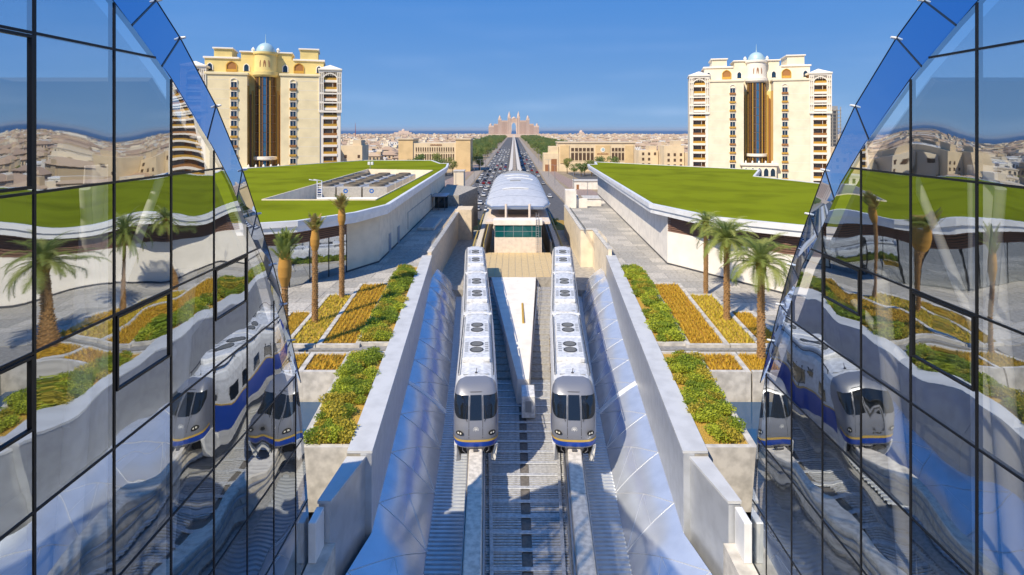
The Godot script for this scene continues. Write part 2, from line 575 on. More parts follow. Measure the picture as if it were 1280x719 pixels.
		for dx in [-.95, .95]:
			var zq := 84.0 + 4
			while zq < 150:
				yl.hexa([P(s * track_x(zq) + dx - .12, BEAM + .4, zq), P(s * track_x(zq) + dx + .12, BEAM + .4, zq), P(s * track_x(zq + 4) + dx + .12, BEAM + .4, zq + 4), P(s * track_x(zq + 4) + dx - .12, BEAM + .4, zq + 4), P(s * track_x(zq) + dx - .12, BEAM + .1, zq), P(s * track_x(zq) + dx + .12, BEAM + .1, zq), P(s * track_x(zq + 4) + dx + .12, BEAM + .1, zq + 4), P(s * track_x(zq + 4) + dx - .12, BEAM + .1, zq + 4)])
				zq += 4.0
		part(yl, "edge_strip", g, M.rail_yellow)
		var pr := MB.new()
		z = 150.0
		while z < 1500.0:
			pr.ab(P(s * track_x(z) - .6, EYE, z), P(s * track_x(z) + .6, BEAM + 1.5, z + 1.2))
			z += 30.0 if z < 700 else 60.0
		part(pr, "piers", g, M.beam)

# ---------------------------------------------------------------- walls and cladding beside the track
func side_walls() -> void:
	for s in [-1.0, 1.0]:
		var w := thing("retaining_wall", "silver clad retaining wall on the %s of the track" % side(s), "wall", P(s * 9, DECK, 50))
		var z := 32.0
		while z < 82.0:
			var z1 := minf(z + 5.0, 82.0)
			var b := MB.new()
			hexz(b, s, 8.4, 9.0, z + .012, z1 - .012, 22.6, 17.42)
			part(b, "cladding_panel", w, M.clad_wall)
			z = z1
		var c := MB.new()
		hexz(c, s, 8.36, 9.72, 32.0, 82, 17.42, 17.28)
		part(c, "coping", w, M.coping)
		var b2 := MB.new()
		hexz(b2, s, 9.0, 9.75, 32.05, 80, 22.6, 17.42)
		part(b2, "wall_core", w, M.concrete)
		# second wall, flaring towards the glass
		var w2 := thing("wing_wall", "lower silver wing wall beside the %s glass facade" % side(s), "wall", P(s * 9.5, DECK, 29))
		var b3 := MB.new()
		b3.hexa([P(s * 8.75, 25, 32), P(s * 9.72, 25, 32), P(s * 10.0, 25, 28.2), P(s * 9.45, 25, 28.2), P(s * 8.75, 17.7, 32), P(s * 9.72, 17.7, 32), P(s * 10.0, 17.7, 28.2), P(s * 9.45, 17.7, 28.2)])
		part(b3, "wall_body", w2, M.clad_wall)
		var b4 := MB.new()
		b4.hexa([P(s * 8.7, 17.7, 31.98), P(s * 9.72, 17.7, 31.98), P(s * 10.04, 17.7, 28.12), P(s * 9.4, 17.7, 28.12), P(s * 8.7, 17.56, 31.98), P(s * 9.72, 17.56, 31.98), P(s * 10.04, 17.56, 28.12), P(s * 9.4, 17.56, 28.12)])
		part(b4, "coping", w2, M.coping)
		var b5 := MB.new()
		b5.hexa([P(s * 9.2, 25.5, 28.18), P(s * 10.1, 25.5, 28.18), P(s * 10.1, 25.5, 14), P(s * 9.5, 25.5, 14), P(s * 9.2, 19.6, 28.18), P(s * 10.1, 19.6, 28.18), P(s * 10.1, 20.4, 14), P(s * 9.5, 20.4, 14)])
		part(b5, "plinth", w2, M.pale_concrete)
		var b6 := MB.new()
		b6.cbox(P(s * 9.7, 19.65, 28.1), P(s * 10.06, 17.8, 26.9), .03)
		part(b6, "service_box", w2, M.fascia)
		# bowed polished panels from the deck edge to the wall
		var e := thing("cladding_slope", "sloping polished metal panels between the %s train and silver wall" % side(s), "cladding", P(s * 7.5, DECK, 50))
		z = 17.0
		var k := 0
		var fn := FastNoiseLite.new()
		fn.seed = 11
		fn.frequency = .35
		while z < 84.0:
			var z1 := z + 5.4
			var rows := []
			for i in 13:
				var row := []
				var ti := i / 12.0
				for j in 13:
					var tj := j / 12.0
					var zz := lerpf(z, z1 - .03, tj) + ti * 1.4
					var x0 := track_x(zz) + 2.62
					var x1 := wall_x(8.4, maxf(zz, 24.0)) if zz > 32 else lerpf(9.5, 8.4, clampf((zz - 26) / 6, 0, 1))
					var bulge := sin(PI * ti) * (.16 + .07 * sin(PI * tj)) + .03 * sin(PI * tj) * (1.0 - ti)
					var far := smoothstep(60, 82, zz)
					var h := lerpf(DECK + .1, 21.7 - 1.2 * far, ti) - bulge * (1.0 + 1.9 * far) - .018 * fn.get_noise_2d(zz * 1.6, ti * 4.0)
					row.append(P(s * lerpf(x0, x1, ti), h, zz))
				rows.append(row)
			var mb := MB.new()
			mb.grid(rows)
			part(mb, "slope_panel", e, M.clad_panel)
			var sm := MB.new()
			var wide := .55 if k == 5 else .035
			for i in 12:
				var a: Vector3 = rows[i][12]
				var b: Vector3 = rows[i + 1][12]
				var up := Vector3(-s * .4, .6, 0) * (.08 if k == 5 else .03)
				var dz := Vector3(0, 0, -wide)
				sm.hexa([a - up, b - up, b + dz - up, a + dz - up, a + up, b + up, b + dz + up, a + dz + up])
			part(sm, "seam", e, M.fascia if k == 5 else M.seam)
			var dg := MB.new()   # diagonal joint across the panel
			for i in 12:
				dg.beam(rows[i][12 - i] + Vector3.UP * .004, rows[i + 1][11 - i] + Vector3.UP * .004, .035, .025)
				if i < 6:
					dg.beam(rows[i][i] + Vector3.UP * .004, rows[i + 1][i + 1] + Vector3.UP * .004, .03, .02)
			dg.beam(rows[6][0] + Vector3.UP * .004, rows[6][6] + Vector3.UP * .004, .03, .02)
			part(dg, "diagonal_joint", e, M.seam)
			z = z1
			k += 1
	# beige walls beyond the trains
	var bl := thing("stone_wall", "beige stone wall with a return beyond the left train", "wall", P(-12.3, 22.6, 100))
	for i in 5:
		var b := MB.new()
		b.hexa([P(-12.6, 22.7, 82 + i * 8 + .01), P(-12.1, 22.7, 82 + i * 8 + .01), P(-12.1, 22.7, 90 + i * 8), P(-12.6, 22.7, 90 + i * 8), P(-12.6, 16.9, 82 + i * 8 + .01), P(-12.1, 16.9, 82 + i * 8 + .01), P(-12.1, 16.9, 90 + i * 8), P(-12.6, 16.9, 90 + i * 8)])
		part(b, "wall_panel", bl, M.stone_wall)
	var br := MB.new()
	br.ab(P(-12.6, 22.7, 122.01), P(-9.4, 16.4, 128))
	part(br, "return_block", bl, M.stone_wall)
	var cp := MB.new()
	cp.ab(P(-12.7, 16.9, 82), P(-12.0, 16.78, 122))
	part(cp, "coping", bl, M.pale_concrete)
	var rr := thing("stone_wall", "cream stone wall stepping inward beyond the right train", "wall", P(12.3, 22.6, 100))
	var b7 := MB.new()
	b7.ab(P(12.3, 22.7, 82), P(12.8, 16.5, 97.9))
	part(b7, "wall_panel", rr, M.cream_wall)
	var b8 := MB.new()
	b8.ab(P(10.3, 22.7, 98), P(12.8, 16.5, 98.6))
	part(b8, "return_block", rr, M.cream_wall)
	var b9 := MB.new()
	b9.ab(P(10.3, 22.7, 98.61), P(10.8, 16.5, 130))
	part(b9, "wall_panel", rr, M.cream_wall)
	var b10 := MB.new()
	b10.ab(P(12.2, 16.5, 82), P(12.9, 16.38, 98.7))
	b10.ab(P(10.2, 16.5, 97.9), P(12.19, 16.38, 98.7))
	b10.ab(P(10.2, 16.5, 98.71), P(10.9, 16.38, 130))
	part(b10, "coping", rr, M.pale_concrete)
	for s in [-1.0, 1.0]:   # glass balustrades on top
		var g := thing("balustrade", "clear glass balustrade on the %s wall top" % side(s), "railing", P(s * 12.3, 16.7, 100))
		for i in 8:
			var q := MB.new()
			var z0 := 84.0 + i * 4.5
			var x := 12.35 if s < 0 else (12.5 if z0 < 93 else 10.55)
			var top := 16.78 if s < 0 else 16.38
			q.ab(P(s * x - .01, top, z0), P(s * x + .01, top - 1.0, z0 + 4.4))
			part(q, "pane", g, M.clear_glass)

# ---------------------------------------------------------------- trains
func cab_point(y: float, a: float, off := 0.0) -> Vector3:   # the cab's curved front, a from -90 to 90 degrees
	var ys := [-.35, .1, .5, .9, 1.3, 1.9, 2.5, 3.1, 3.5, 3.75, 3.86]
	var zf := [.30, .10, .0, .02, .12, .34, .62, .98, 1.35, 1.75, 2.3]
	var ws := [1.30, 1.42, 1.48, 1.5, 1.5, 1.5, 1.48, 1.42, 1.28, 1.05, .7]
	var i := 0
	while i < ys.size() - 2 and y > ys[i + 1]:
		i += 1
	var t: float = clampf((y - ys[i]) / (ys[i + 1] - ys[i]), 0, 1)
	t = t * t * (3 - 2 * t) * .35 + t * .65
	var z0 := lerpf(zf[i], zf[i + 1], t) - off
	var w := lerpf(ws[i], ws[i + 1], t) + off
	var sa := sin(deg_to_rad(a))
	var ca := cos(deg_to_rad(a))
	return Vector3(w * signf(sa) * pow(absf(sa), .7), y, -(z0 + (2.3 - z0) * (1.0 - pow(maxf(ca, 0.0), .33))))

func cab_patch(y0: float, y1: float, a0: float, a1: float, off: float, rows := 6, cols := 10, round_ := 0.0) -> MB:
	var g := []
	for i in rows + 1:
		var r := []
		for j in cols + 1:
			var ti := i / float(rows)
			var tj := j / float(cols)
			var yy0 := y0
			if round_ != 0.0:   # window's lower outer corner lifts
				var q := tj if round_ > 0 else 1.0 - tj
				yy0 = y0 + .75 * absf(round_) * pow(q, 4.0)
			r.append(cab_point(lerpf(yy0, y1, ti), lerpf(a0, a1, tj), off))
		g.append(r)
	var mb := MB.new()
	mb.grid(g)
	return mb

func ring_loop() -> Array:   # body cross-section, straddling the beam
	return [Vector2(.72, -1.1), Vector2(1.36, -1.1), Vector2(1.46, -.4), Vector2(1.5, .6), Vector2(1.5, 2.5), Vector2(1.44, 3.1), Vector2(1.3, 3.5), Vector2(1.05, 3.72), Vector2(.5, 3.84), Vector2(-.5, 3.84), Vector2(-1.05, 3.72), Vector2(-1.3, 3.5), Vector2(-1.44, 3.1), Vector2(-1.5, 2.5), Vector2(-1.5, .6), Vector2(-1.46, -.4), Vector2(-1.36, -1.1), Vector2(-.72, -1.1), Vector2(-.72, .15), Vector2(.72, .15)]

func extrude_body(mb: MB, z0: float, z1: float, lo: float, hi: float) -> void:
	var L := ring_loop()
	for i in L.size():
		var a: Vector2 = L[i]
		var b: Vector2 = L[(i + 1) % L.size()]
		var d := b - a
		mb.qh(Vector3(a.x, a.y, -z0), Vector3(b.x, b.y, -z0), Vector3(b.x, b.y, -z1), Vector3(a.x, a.y, -z1), Vector3(d.y, -d.x, 0))
	var pl := PackedVector2Array(L)
	var t := Geometry2D.triangulate_polygon(pl)
	for i in range(0, t.size(), 3):
		for zz in [z0, z1]:
			mb.th(Vector3(pl[t[i]].x, pl[t[i]].y, -zz), Vector3(pl[t[i + 1]].x, pl[t[i + 1]].y, -zz), Vector3(pl[t[i + 2]].x, pl[t[i + 2]].y, -zz), Vector3(0, 0, 1 if zz == z0 else -1))

func car_common(g: Node3D, z0: float, z1: float) -> void:   # parts of one car between two local depths
	var b := MB.new()
	extrude_body(b, z0, z1, 0, 0)
	var body := part(b, "car_body", g, M.white_paint)
	for s in [-1.0, 1.0]:
		var st := MB.new()
		st.hexa([Vector3(s * 1.47, -.28, -z0), Vector3(s * 1.515, .62, -z0), Vector3(s * 1.515, .62, -z1), Vector3(s * 1.47, -.28, -z1), Vector3(s * 1.3, -.28, -z0), Vector3(s * 1.3, .62, -z0), Vector3(s * 1.3, .62, -z1), Vector3(s * 1.3, -.28, -z1)])
		st.ab(Vector3(s * 1.3, .62, -z0), Vector3(s * 1.515, 1.25, -z1))
		part(st, "blue_stripe", g, M.blue_paint)
		var gl := MB.new()
		gl.ab(Vector3(s * 1.3, 1.25, -z0), Vector3(s * 1.518, 1.36, -z1))
		part(gl, "gold_stripe", g, M.gold_paint)
		var n := int((z1 - z0) / 2.6)
		for i in n:
			var zc := z0 + (i + .5) * (z1 - z0) / n
			var w := MB.new()
			w.ab(Vector3(s * 1.35, 1.55, -zc + .85), Vector3(s * 1.506, 2.5, -zc - .85))
			part(w, "window", g, M.dark_glass)
		var rail := MB.new()
		rail.tube([Vector3(s * 1.22, 3.86, -z0 - .6), Vector3(s * 1.22, 3.86, -z1 + .6)], [.045], 6)
		for i in 7:
			var zz := lerpf(z0 + .8, z1 - .8, i / 6.0)
			rail.beam(Vector3(s * 1.22, 3.6, -zz), Vector3(s * 1.22, 3.84, -zz), .05, .05)
		part(rail, "roof_rail", g, M.steel_dark)
	for k in 5:
		var jz := lerpf(z0 + .4, z1 - .4, k / 4.0)
		var jt := MB.new()
		jt.ab(Vector3(-.9, 3.8, -jz - .02), Vector3(.9, 3.85, -jz + .02))
		part(jt, "roof_joint", g, M.vent_grey)
	for s in [-1.0, 1.0]:
		for k in 2:
			var dz := lerpf(z0, z1, .3 + .4 * k)
			var dj := MB.new()
			for e in [-.7, 0.0, .7]:
				dj.ab(Vector3(s * 1.4, .7, -dz + e - .015), Vector3(s * 1.509, 2.75, -dz + e + .015))
			part(dj, "door_joint", g, M.rubber)
	var L := z1 - z0
	for k in 2:
		var zc: float = z0 + L * (.34 if k == 0 else .66)
		var u := MB.new()
		u.cbox(Vector3(-1.04, 3.75, -zc + 2.2), Vector3(1.04, 4.12, -zc - 2.2), .09)
		var unit := part(u, "air_conditioner", g, M.white_paint)
		for f in 2:
			var fz := zc + (.62 if f else -.62)
			var fan := MB.new()
			fan.lathe(Vector3(0, 4.121, -fz), [Vector2(.52, 0), Vector2(.52, .05), Vector2(.46, .05), Vector2(.44, .01), Vector2(0, .01)], 16)
			part(fan, "fan", g, M.grille)
			var gr := MB.new()
			for j in 5:
				var rx := .42 * sqrt(1.0 - pow((j - 2) / 2.6, 2.0))
				gr.ab(Vector3(-rx, 4.15, -fz + (j - 2) * .16 - .02), Vector3(rx, 4.165, -fz + (j - 2) * .16 + .02))
			part(gr, "fan_guard", g, M.vent_grey)
		for s in [-1.0, 1.0]:
			var v := MB.new()
			for j in 5:
				v.ab(Vector3(s * .64, 4.11, -zc + .95 - j * .42), Vector3(s * .9, 4.128, -zc + .68 - j * .42))
			part(v, "vent_slots", g, M.vent_grey)

func train(s: float) -> void:
	var lens := [[0.0, 16.4], [16.9, 32.2], [32.7, 48.0]]
	var z0 := 38.6
	var g := thing("monorail_train", "white monorail train with shaded blue grey cab on the left beam" if s < 0 else "white monorail train with sunlit grey cab on the right beam", "train", P(s * track_x(z0), BEAM, z0), "monorail trains")
	for i in 3:
		var a: float = lens[i][0]
		var b: float = lens[i][1]
		var pa := P(s * track_x(z0 + a), BEAM, z0 + a)
		var pb := P(s * track_x(z0 + b), BEAM, z0 + b)
		var car := Node3D.new()
		car.name = "car"
		g.add_child(car, true)
		car.position = pa - g.position
		car.rotation.y = atan2(-(pb - pa).x, -(pb - pa).z)
		car_common(car, 2.3 if i == 0 else 0.0, b - a)
		if i < 2:
			var bl := MB.new()
			for k in 4:
				bl.cbox(Vector3(-1.3, -.2, -(b - a) - k * .14), Vector3(1.3, 3.74, -(b - a) - .11 - k * .14), .03)
			part(bl, "gangway_bellows", car, M.white_paint)
		if i == 0:
			cab(car)

func cab(c: Node3D) -> void:
	var hood := part(cab_patch(.1, 3.86, -90, 90, 0.0, 24, 40), "cab", c, M.cab_grey)
	part(cab_patch(.2, .52, -88, 88, .02, 3, 30), "blue_band", c, M.blue_paint)
	part(cab_patch(.53, .66, -88, 88, .022, 1, 30), "gold_band", c, M.gold_paint)
	part(cab_patch(1.85, 3.12, -78, -12.2, .012, 8, 12, -1.0), "windscreen", c, M.dark_glass)
	part(cab_patch(1.85, 3.12, 12.2, 78, .012, 8, 12, 1.0), "windscreen", c, M.dark_glass)
	part(cab_patch(1.78, 3.14, -8.5, 8.5, .012, 6, 6), "door_window", c, M.dark_glass)
	for a in [-10.3, 10.3]:
		part(cab_patch(.75, 3.3, a - .5, a + .5, .006, 10, 1), "door_joint", c, M.rubber)
	part(cab_patch(3.27, 3.30, -9, 9, .02, 1, 4), "door_top_rail", c, M.rubber)
	for s in [-1.0, 1.0]:
		var h := MB.new()   # headlight: dark oval with two lenses
		var m := cab_point(1.05, s * 36, .01)
		var nrm := (cab_point(1.05, s * 36, .2) - cab_point(1.05, s * 36, 0)).normalized()
		var ux := nrm.cross(Vector3.UP).normalized()
		var uy := ux.cross(nrm)
		for k in 14:
			var a0 := TAU * k / 14
			var a1 := TAU * (k + 1) / 14
			h.th(m + nrm * .05, m + (ux * cos(a0) * .3 + uy * (sin(a0) * .17 + s * cos(a0) * .03)) + nrm * .03, m + (ux * cos(a1) * .3 + uy * (sin(a1) * .17 + s * cos(a1) * .03)) + nrm * .03, nrm)
		var hl := part(h, "headlight", c, M.rubber)
		for d in [-.1, .09]:
			var ln := MB.new()
			var q = m + ux * d + nrm * .055
			for k in 10:
				var a0 := TAU * k / 10
				var a1 := TAU * (k + 1) / 10
				ln.th(q + nrm * .02, q + (ux * cos(a0) + uy * sin(a0)) * .065, q + (ux * cos(a1) + uy * sin(a1)) * .065, nrm)
			part(ln, "lens", c, M.lens)
		var wp := MB.new()
		wp.tube([cab_point(1.72, s * 14, .03), cab_point(2.0, s * 18, .05), cab_point(2.6, s * 14, .04)], [.018], 5)
		part(wp, "wiper", c, M.rubber)
		var sk := MB.new()   # angled skirt below the cab
		sk.hexa([Vector3(s * 1.0, -1.15, -.95), Vector3(s * 1.3, -1.1, -.75), Vector3(s * 1.37, -1.1, -2.32), Vector3(s * 1.0, -1.1, -2.32), Vector3(s * 1.24, .15, -.35), Vector3(s * 1.42, .15, -.45), Vector3(s * 1.49, .15, -2.32), Vector3(s * 1.1, .15, -2.32)])
		part(sk, "skirt", c, M.white_paint)
		var ty := MB.new()
		ty.hexa([Vector3(s * .55, -.8, -1.1), Vector3(s * 1.02, -.8, -1.1), Vector3(s * 1.02, -.8, -2.25), Vector3(s * .55, -.8, -2.25), Vector3(s * .55, .14, -.6), Vector3(s * 1.2, .14, -.6), Vector3(s * 1.1, .14, -2.25), Vector3(s * .55, .14, -2.25)])
		part(ty, "bogie", c, M.rubber)
	var cp := MB.new()
	cp.cbox(Vector3(-.62, -.12, -.12), Vector3(.62, .1, -.5), .04)
	cp.tube([Vector3(0, 0, -.2), Vector3(0, 0, .12)], [.11], 8)
	cp.cbox(Vector3(-.16, -.16, .1), Vector3(.16, .16, .24), .03)
	for x in [-.85, -.5, .5, .85]:
		cp.tube([Vector3(x, .06, -.35), Vector3(x, .0, .0), Vector3(x * .8, -.16, -.02)], [.04], 5)
	part(cp, "coupler", c, M.steel_dark)
	var lg := MB.new()   # round palm emblem
	var e := cab_point(1.28, 0, .02)
	var n := (cab_point(1.28, 0, .2) - cab_point(1.28, 0, 0)).normalized()
	var up := (Vector3.UP - n * n.y).normalized()
	var ri := up.cross(n)
	for k in 20:
		var a0 := TAU * k / 20
		var a1 := TAU * (k + 1) / 20
		lg.qh(e + (ri * cos(a0) + up * sin(a0)) * .18, e + (ri * cos(a1) + up * sin(a1)) * .18, e + (ri * cos(a1) + up * sin(a1)) * .155, e + (ri * cos(a0) + up * sin(a0)) * .155, n)
	for k in 7:
		var a := deg_to_rad(-20 + k * 36.6)
		var d := ri * cos(a) + up * sin(a)
		lg.beam(e + up * .01, e + up * .01 + d * .125, .032, .01, n)
	lg.beam(e + up * .01, e - up * .13, .04, .01, n)
	part(lg, "emblem", c, M.white_paint)
	var an := MB.new()
	an.tube([Vector3(0, 3.84, -2.9), Vector3(.04, 4.15, -3.0)], [.03, .02], 5)
	an.lathe(Vector3(0, 3.84, -2.9), [Vector2(.1, 0), Vector2(.08, .06), Vector2(0, .07)], 10)
	part(an, "antenna", c, M.steel_dark)

# ---------------------------------------------------------------- station
func station() -> void:
	var g := thing("monorail_station", "monorail station with curved silver roof between the two beams", "station", P(0, 20.8, 105))
	var b := MB.new()
	b.ab(P(-4.0, 20.8, 100.7), P(4.0, 18.2, 150))
	part(b, "lower_wall", g, M.station_wall)
	var bc := MB.new()
	bc.ab(P(-3.85, 18.2, 101.2), P(3.85, 16.15, 150))
	part(bc, "upper_core", g, M.room_dark)
	for i in 5:
		var p := MB.new()
		p.ab(P(-3.92 + i * 1.57 + .03, 18.19, 100.75), P(-3.92 + (i + 1) * 1.57 - .03, 16.16, 100.85))
		part(p, "glass_panel", g, M.teal_glass)
	for i in 6:
		var p := MB.new()
		p.ab(P(-3.95 + i * 1.57, 18.2, 100.72), P(-3.89 + i * 1.57, 16.15, 101.1))
		part(p, "mullion", g, M.steel)
	var tr := MB.new()
	tr.ab(P(-3.85, 17.22, 100.73), P(3.85, 17.16, 100.87))
	part(tr, "transom", g, M.steel)
	var sl := MB.new()
	sl.cbox(P(-4.15, 16.15, 100.5), P(4.15, 15.2, 103), .06)
	part(sl, "parapet", g, M.white_wall)
	var fl := MB.new()
	fl.ab(P(-5.6, 16.3, 103.01), P(5.6, 15.9, 172))
	part(fl, "concourse_slab", g, M.station_wall)
	for s in [-1.0, 1.0]:
		for z in [106.0, 118.0, 130.0, 142.0, 154.0]:
			var c := MB.new()
			c.tube([P(s * 2.1, 15.9, z), P(s * 2.1, 13.2, z)], [.22], 10)
			part(c, "column", g, M.station_wall)
	var dk := MB.new()
	dk.ab(P(-3.6, 15.9, 112), P(3.6, 13.2, 165))
	part(dk, "concourse_shade_box", g, M.room_dark)  # solid box whose dark colour stands for the shade under the roof
	# shell roof
	var rows := []
	var under := []
	var N := 36
	for i in N + 1:
		var t := i / float(N)
		var z := lerpf(107.0, 180.0, t)
		var fr := clampf((z - 107.0) / 7.0, 0, 1)
		var hw := 5.9 * pow(1.0 - pow(1.0 - fr, 3.0), .35) if fr < 1 else 5.9
		if fr <= 0:
			hw = 4.6
		hw = maxf(hw, 4.6)
		var rr := clampf((180.0 - z) / 34.0, 0, 1)
		hw *= maxf(pow(1.0 - pow(1.0 - rr, 2.4), .5), .03)
		var rise: float = 2.9 * pow(sin(clampf((z - 106.2) / 26.0, 0, 1) * PI / 2), .8) * maxf(pow(1.0 - pow(1.0 - rr, 2.0), .5), .02)
		var row := []
		for j in 25:
			var a := PI * j / 24.0
			row.append(P(-hw * cos(a), 13.9 - rise * pow(sin(a), .75), z))
		rows.append(row)
	var sh := MB.new()
	sh.grid(rows)
	var roof := part(sh, "shell_roof", g, M.roof_metal)
	for i in range(3, N - 1, 3):   # standing seams across the shell
		var sm := MB.new()
		for j in range(2, 22):
			sm.beam(rows[i][j] + Vector3.UP * .02, rows[i][j + 1] + Vector3.UP * .02, .06, .05)
		part(sm, "roof_seam", roof, M.roof_edge)
	for q in [[6, 8, 15], [11, 10, 13], [14, 9, 17], [18, 8, 16], [23, 7, 17], [25, 7, 17], [27, 8, 16]]:
		var vb := MB.new()
		for j in range(q[1], q[2]):
			vb.beam(rows[q[0]][j] + Vector3.UP * .14, rows[q[0]][j + 1] + Vector3.UP * .14, .5, .18)
		part(vb, "roof_vent", roof, M.vent_grey if q[0] % 2 else M.fascia)
	var rim := MB.new()
	for i in N:
		for j in [0, 24]:
			var a: Vector3 = rows[i][j]
			var c: Vector3 = rows[i + 1][j]
			var o := Vector3(-.22 if j == 0 else .22, 0, 0)
			rim.hexa([a + Vector3.DOWN * .45, c + Vector3.DOWN * .45, c + o + Vector3.DOWN * .4, a + o + Vector3.DOWN * .4, a + Vector3.UP * .05, c + Vector3.UP * .05, c + o, a + o])
	for j in 24:
		var a: Vector3 = rows[0][j]
		var c: Vector3 = rows[0][j + 1]
		a.y = EYE - 13.9 + .1
		c.y = a.y
		rim.hexa([a + Vector3(0, -.5, 0), c + Vector3(0, -.5, 0), c + Vector3(0, -.45, .3), a + Vector3(0, -.45, .3), a + Vector3(0, .1, 0), c + Vector3(0, .1, 0), c + Vector3(0, -.05, .3), a + Vector3(0, -.05, .3)])
	part(rim, "roof_rim", roof, M.roof_edge)
	var so := MB.new()
	for i in N:
		so.qh(rows[i][0] + Vector3.DOWN * .3, rows[i][24] + Vector3.DOWN * .3, rows[i + 1][24] + Vector3.DOWN * .3, rows[i + 1][0] + Vector3.DOWN * .3, Vector3.DOWN)
	part(so, "soffit", roof, M.station_wall)
	var ld := thing("ladder", "tall steel access ladder on the station front", "ladder", P(3.3, 20.8, 100.3))
	var l := MB.new()
	for x in [3.05, 3.5]:
		l.tube([P(x, 20.8, 100.35), P(x, 14.0, 100.35)], [.045], 5)
	for i in 17:
		l.tube([P(3.05, 20.5 - i * .38, 100.35), P(3.5, 20.5 - i * .38, 100.35)], [.03], 5)
	part(l, "ladder_frame", ld, M.steel)
	for s in [-1.0, 1.0]:
		var fn := thing("track_screen", "dark side screen along the %s of the station" % side(s), "screen", P(s * 5.4, 20.8, 120))
		var f := MB.new()
		f.ab(P(s * 5.5, 22.4, 100), P(s * 5.7, 18.9, 170))
		part(f, "screen_panel", fn, M.steel_dark)

# ---------------------------------------------------------------- glass facades
const ARC := [[-12.0, -9.5], [-4.0, -9.0], [4.0, -8.0], [9.0, -6.2], [12.0, -4.5], [13.9, -3.05], [14.6, -2.6], [16.3, -1.4], [18.5, .5], [19.8, 1.8], [21.1, 3.6], [22.4, 5.1], [23.3, 6.7], [24.5, 8.6], [25.75, 10.7], [26.3, 12.6], [26.8, 15.0], [27.25, 17.6], [27.5, 19.5], [27.5, 24.5]]
const RIM := [[-30, -240], [60, -150], [110, -100], [150, -58], [195, 0], [225, 47], [270, 132], [303, 212], [321, 267], [341, 330], [354, 380], [364, 425], [376, 478]]

func ripple(z: float, h: float, k: float) -> Vector2:   # slopes of the slightly bowed panes, along z and h
	var pz := fposmod(z - 11.65, 2.33) / 2.33 - .5
	var ph := fposmod(h + 1.9, 3.13) / 3.13 - .5
	var wave := Vector2(.0068 * sin(z * 1.55 + h * .5 + k) + .0036 * sin(z * 3.1 - h * .9 + 2.0 * k) + .001 * sin(z * 6.1 + h * 2.3), .0052 * sin(h * 1.3 + z * 1.1 + k) + .0034 * sin(h * 2.6 - z * 1.5) + .0008 * sin(h * 6.3 + z * 3.0))
	return wave + Vector2(-.020 - .006 * pz, -.005 * ph)

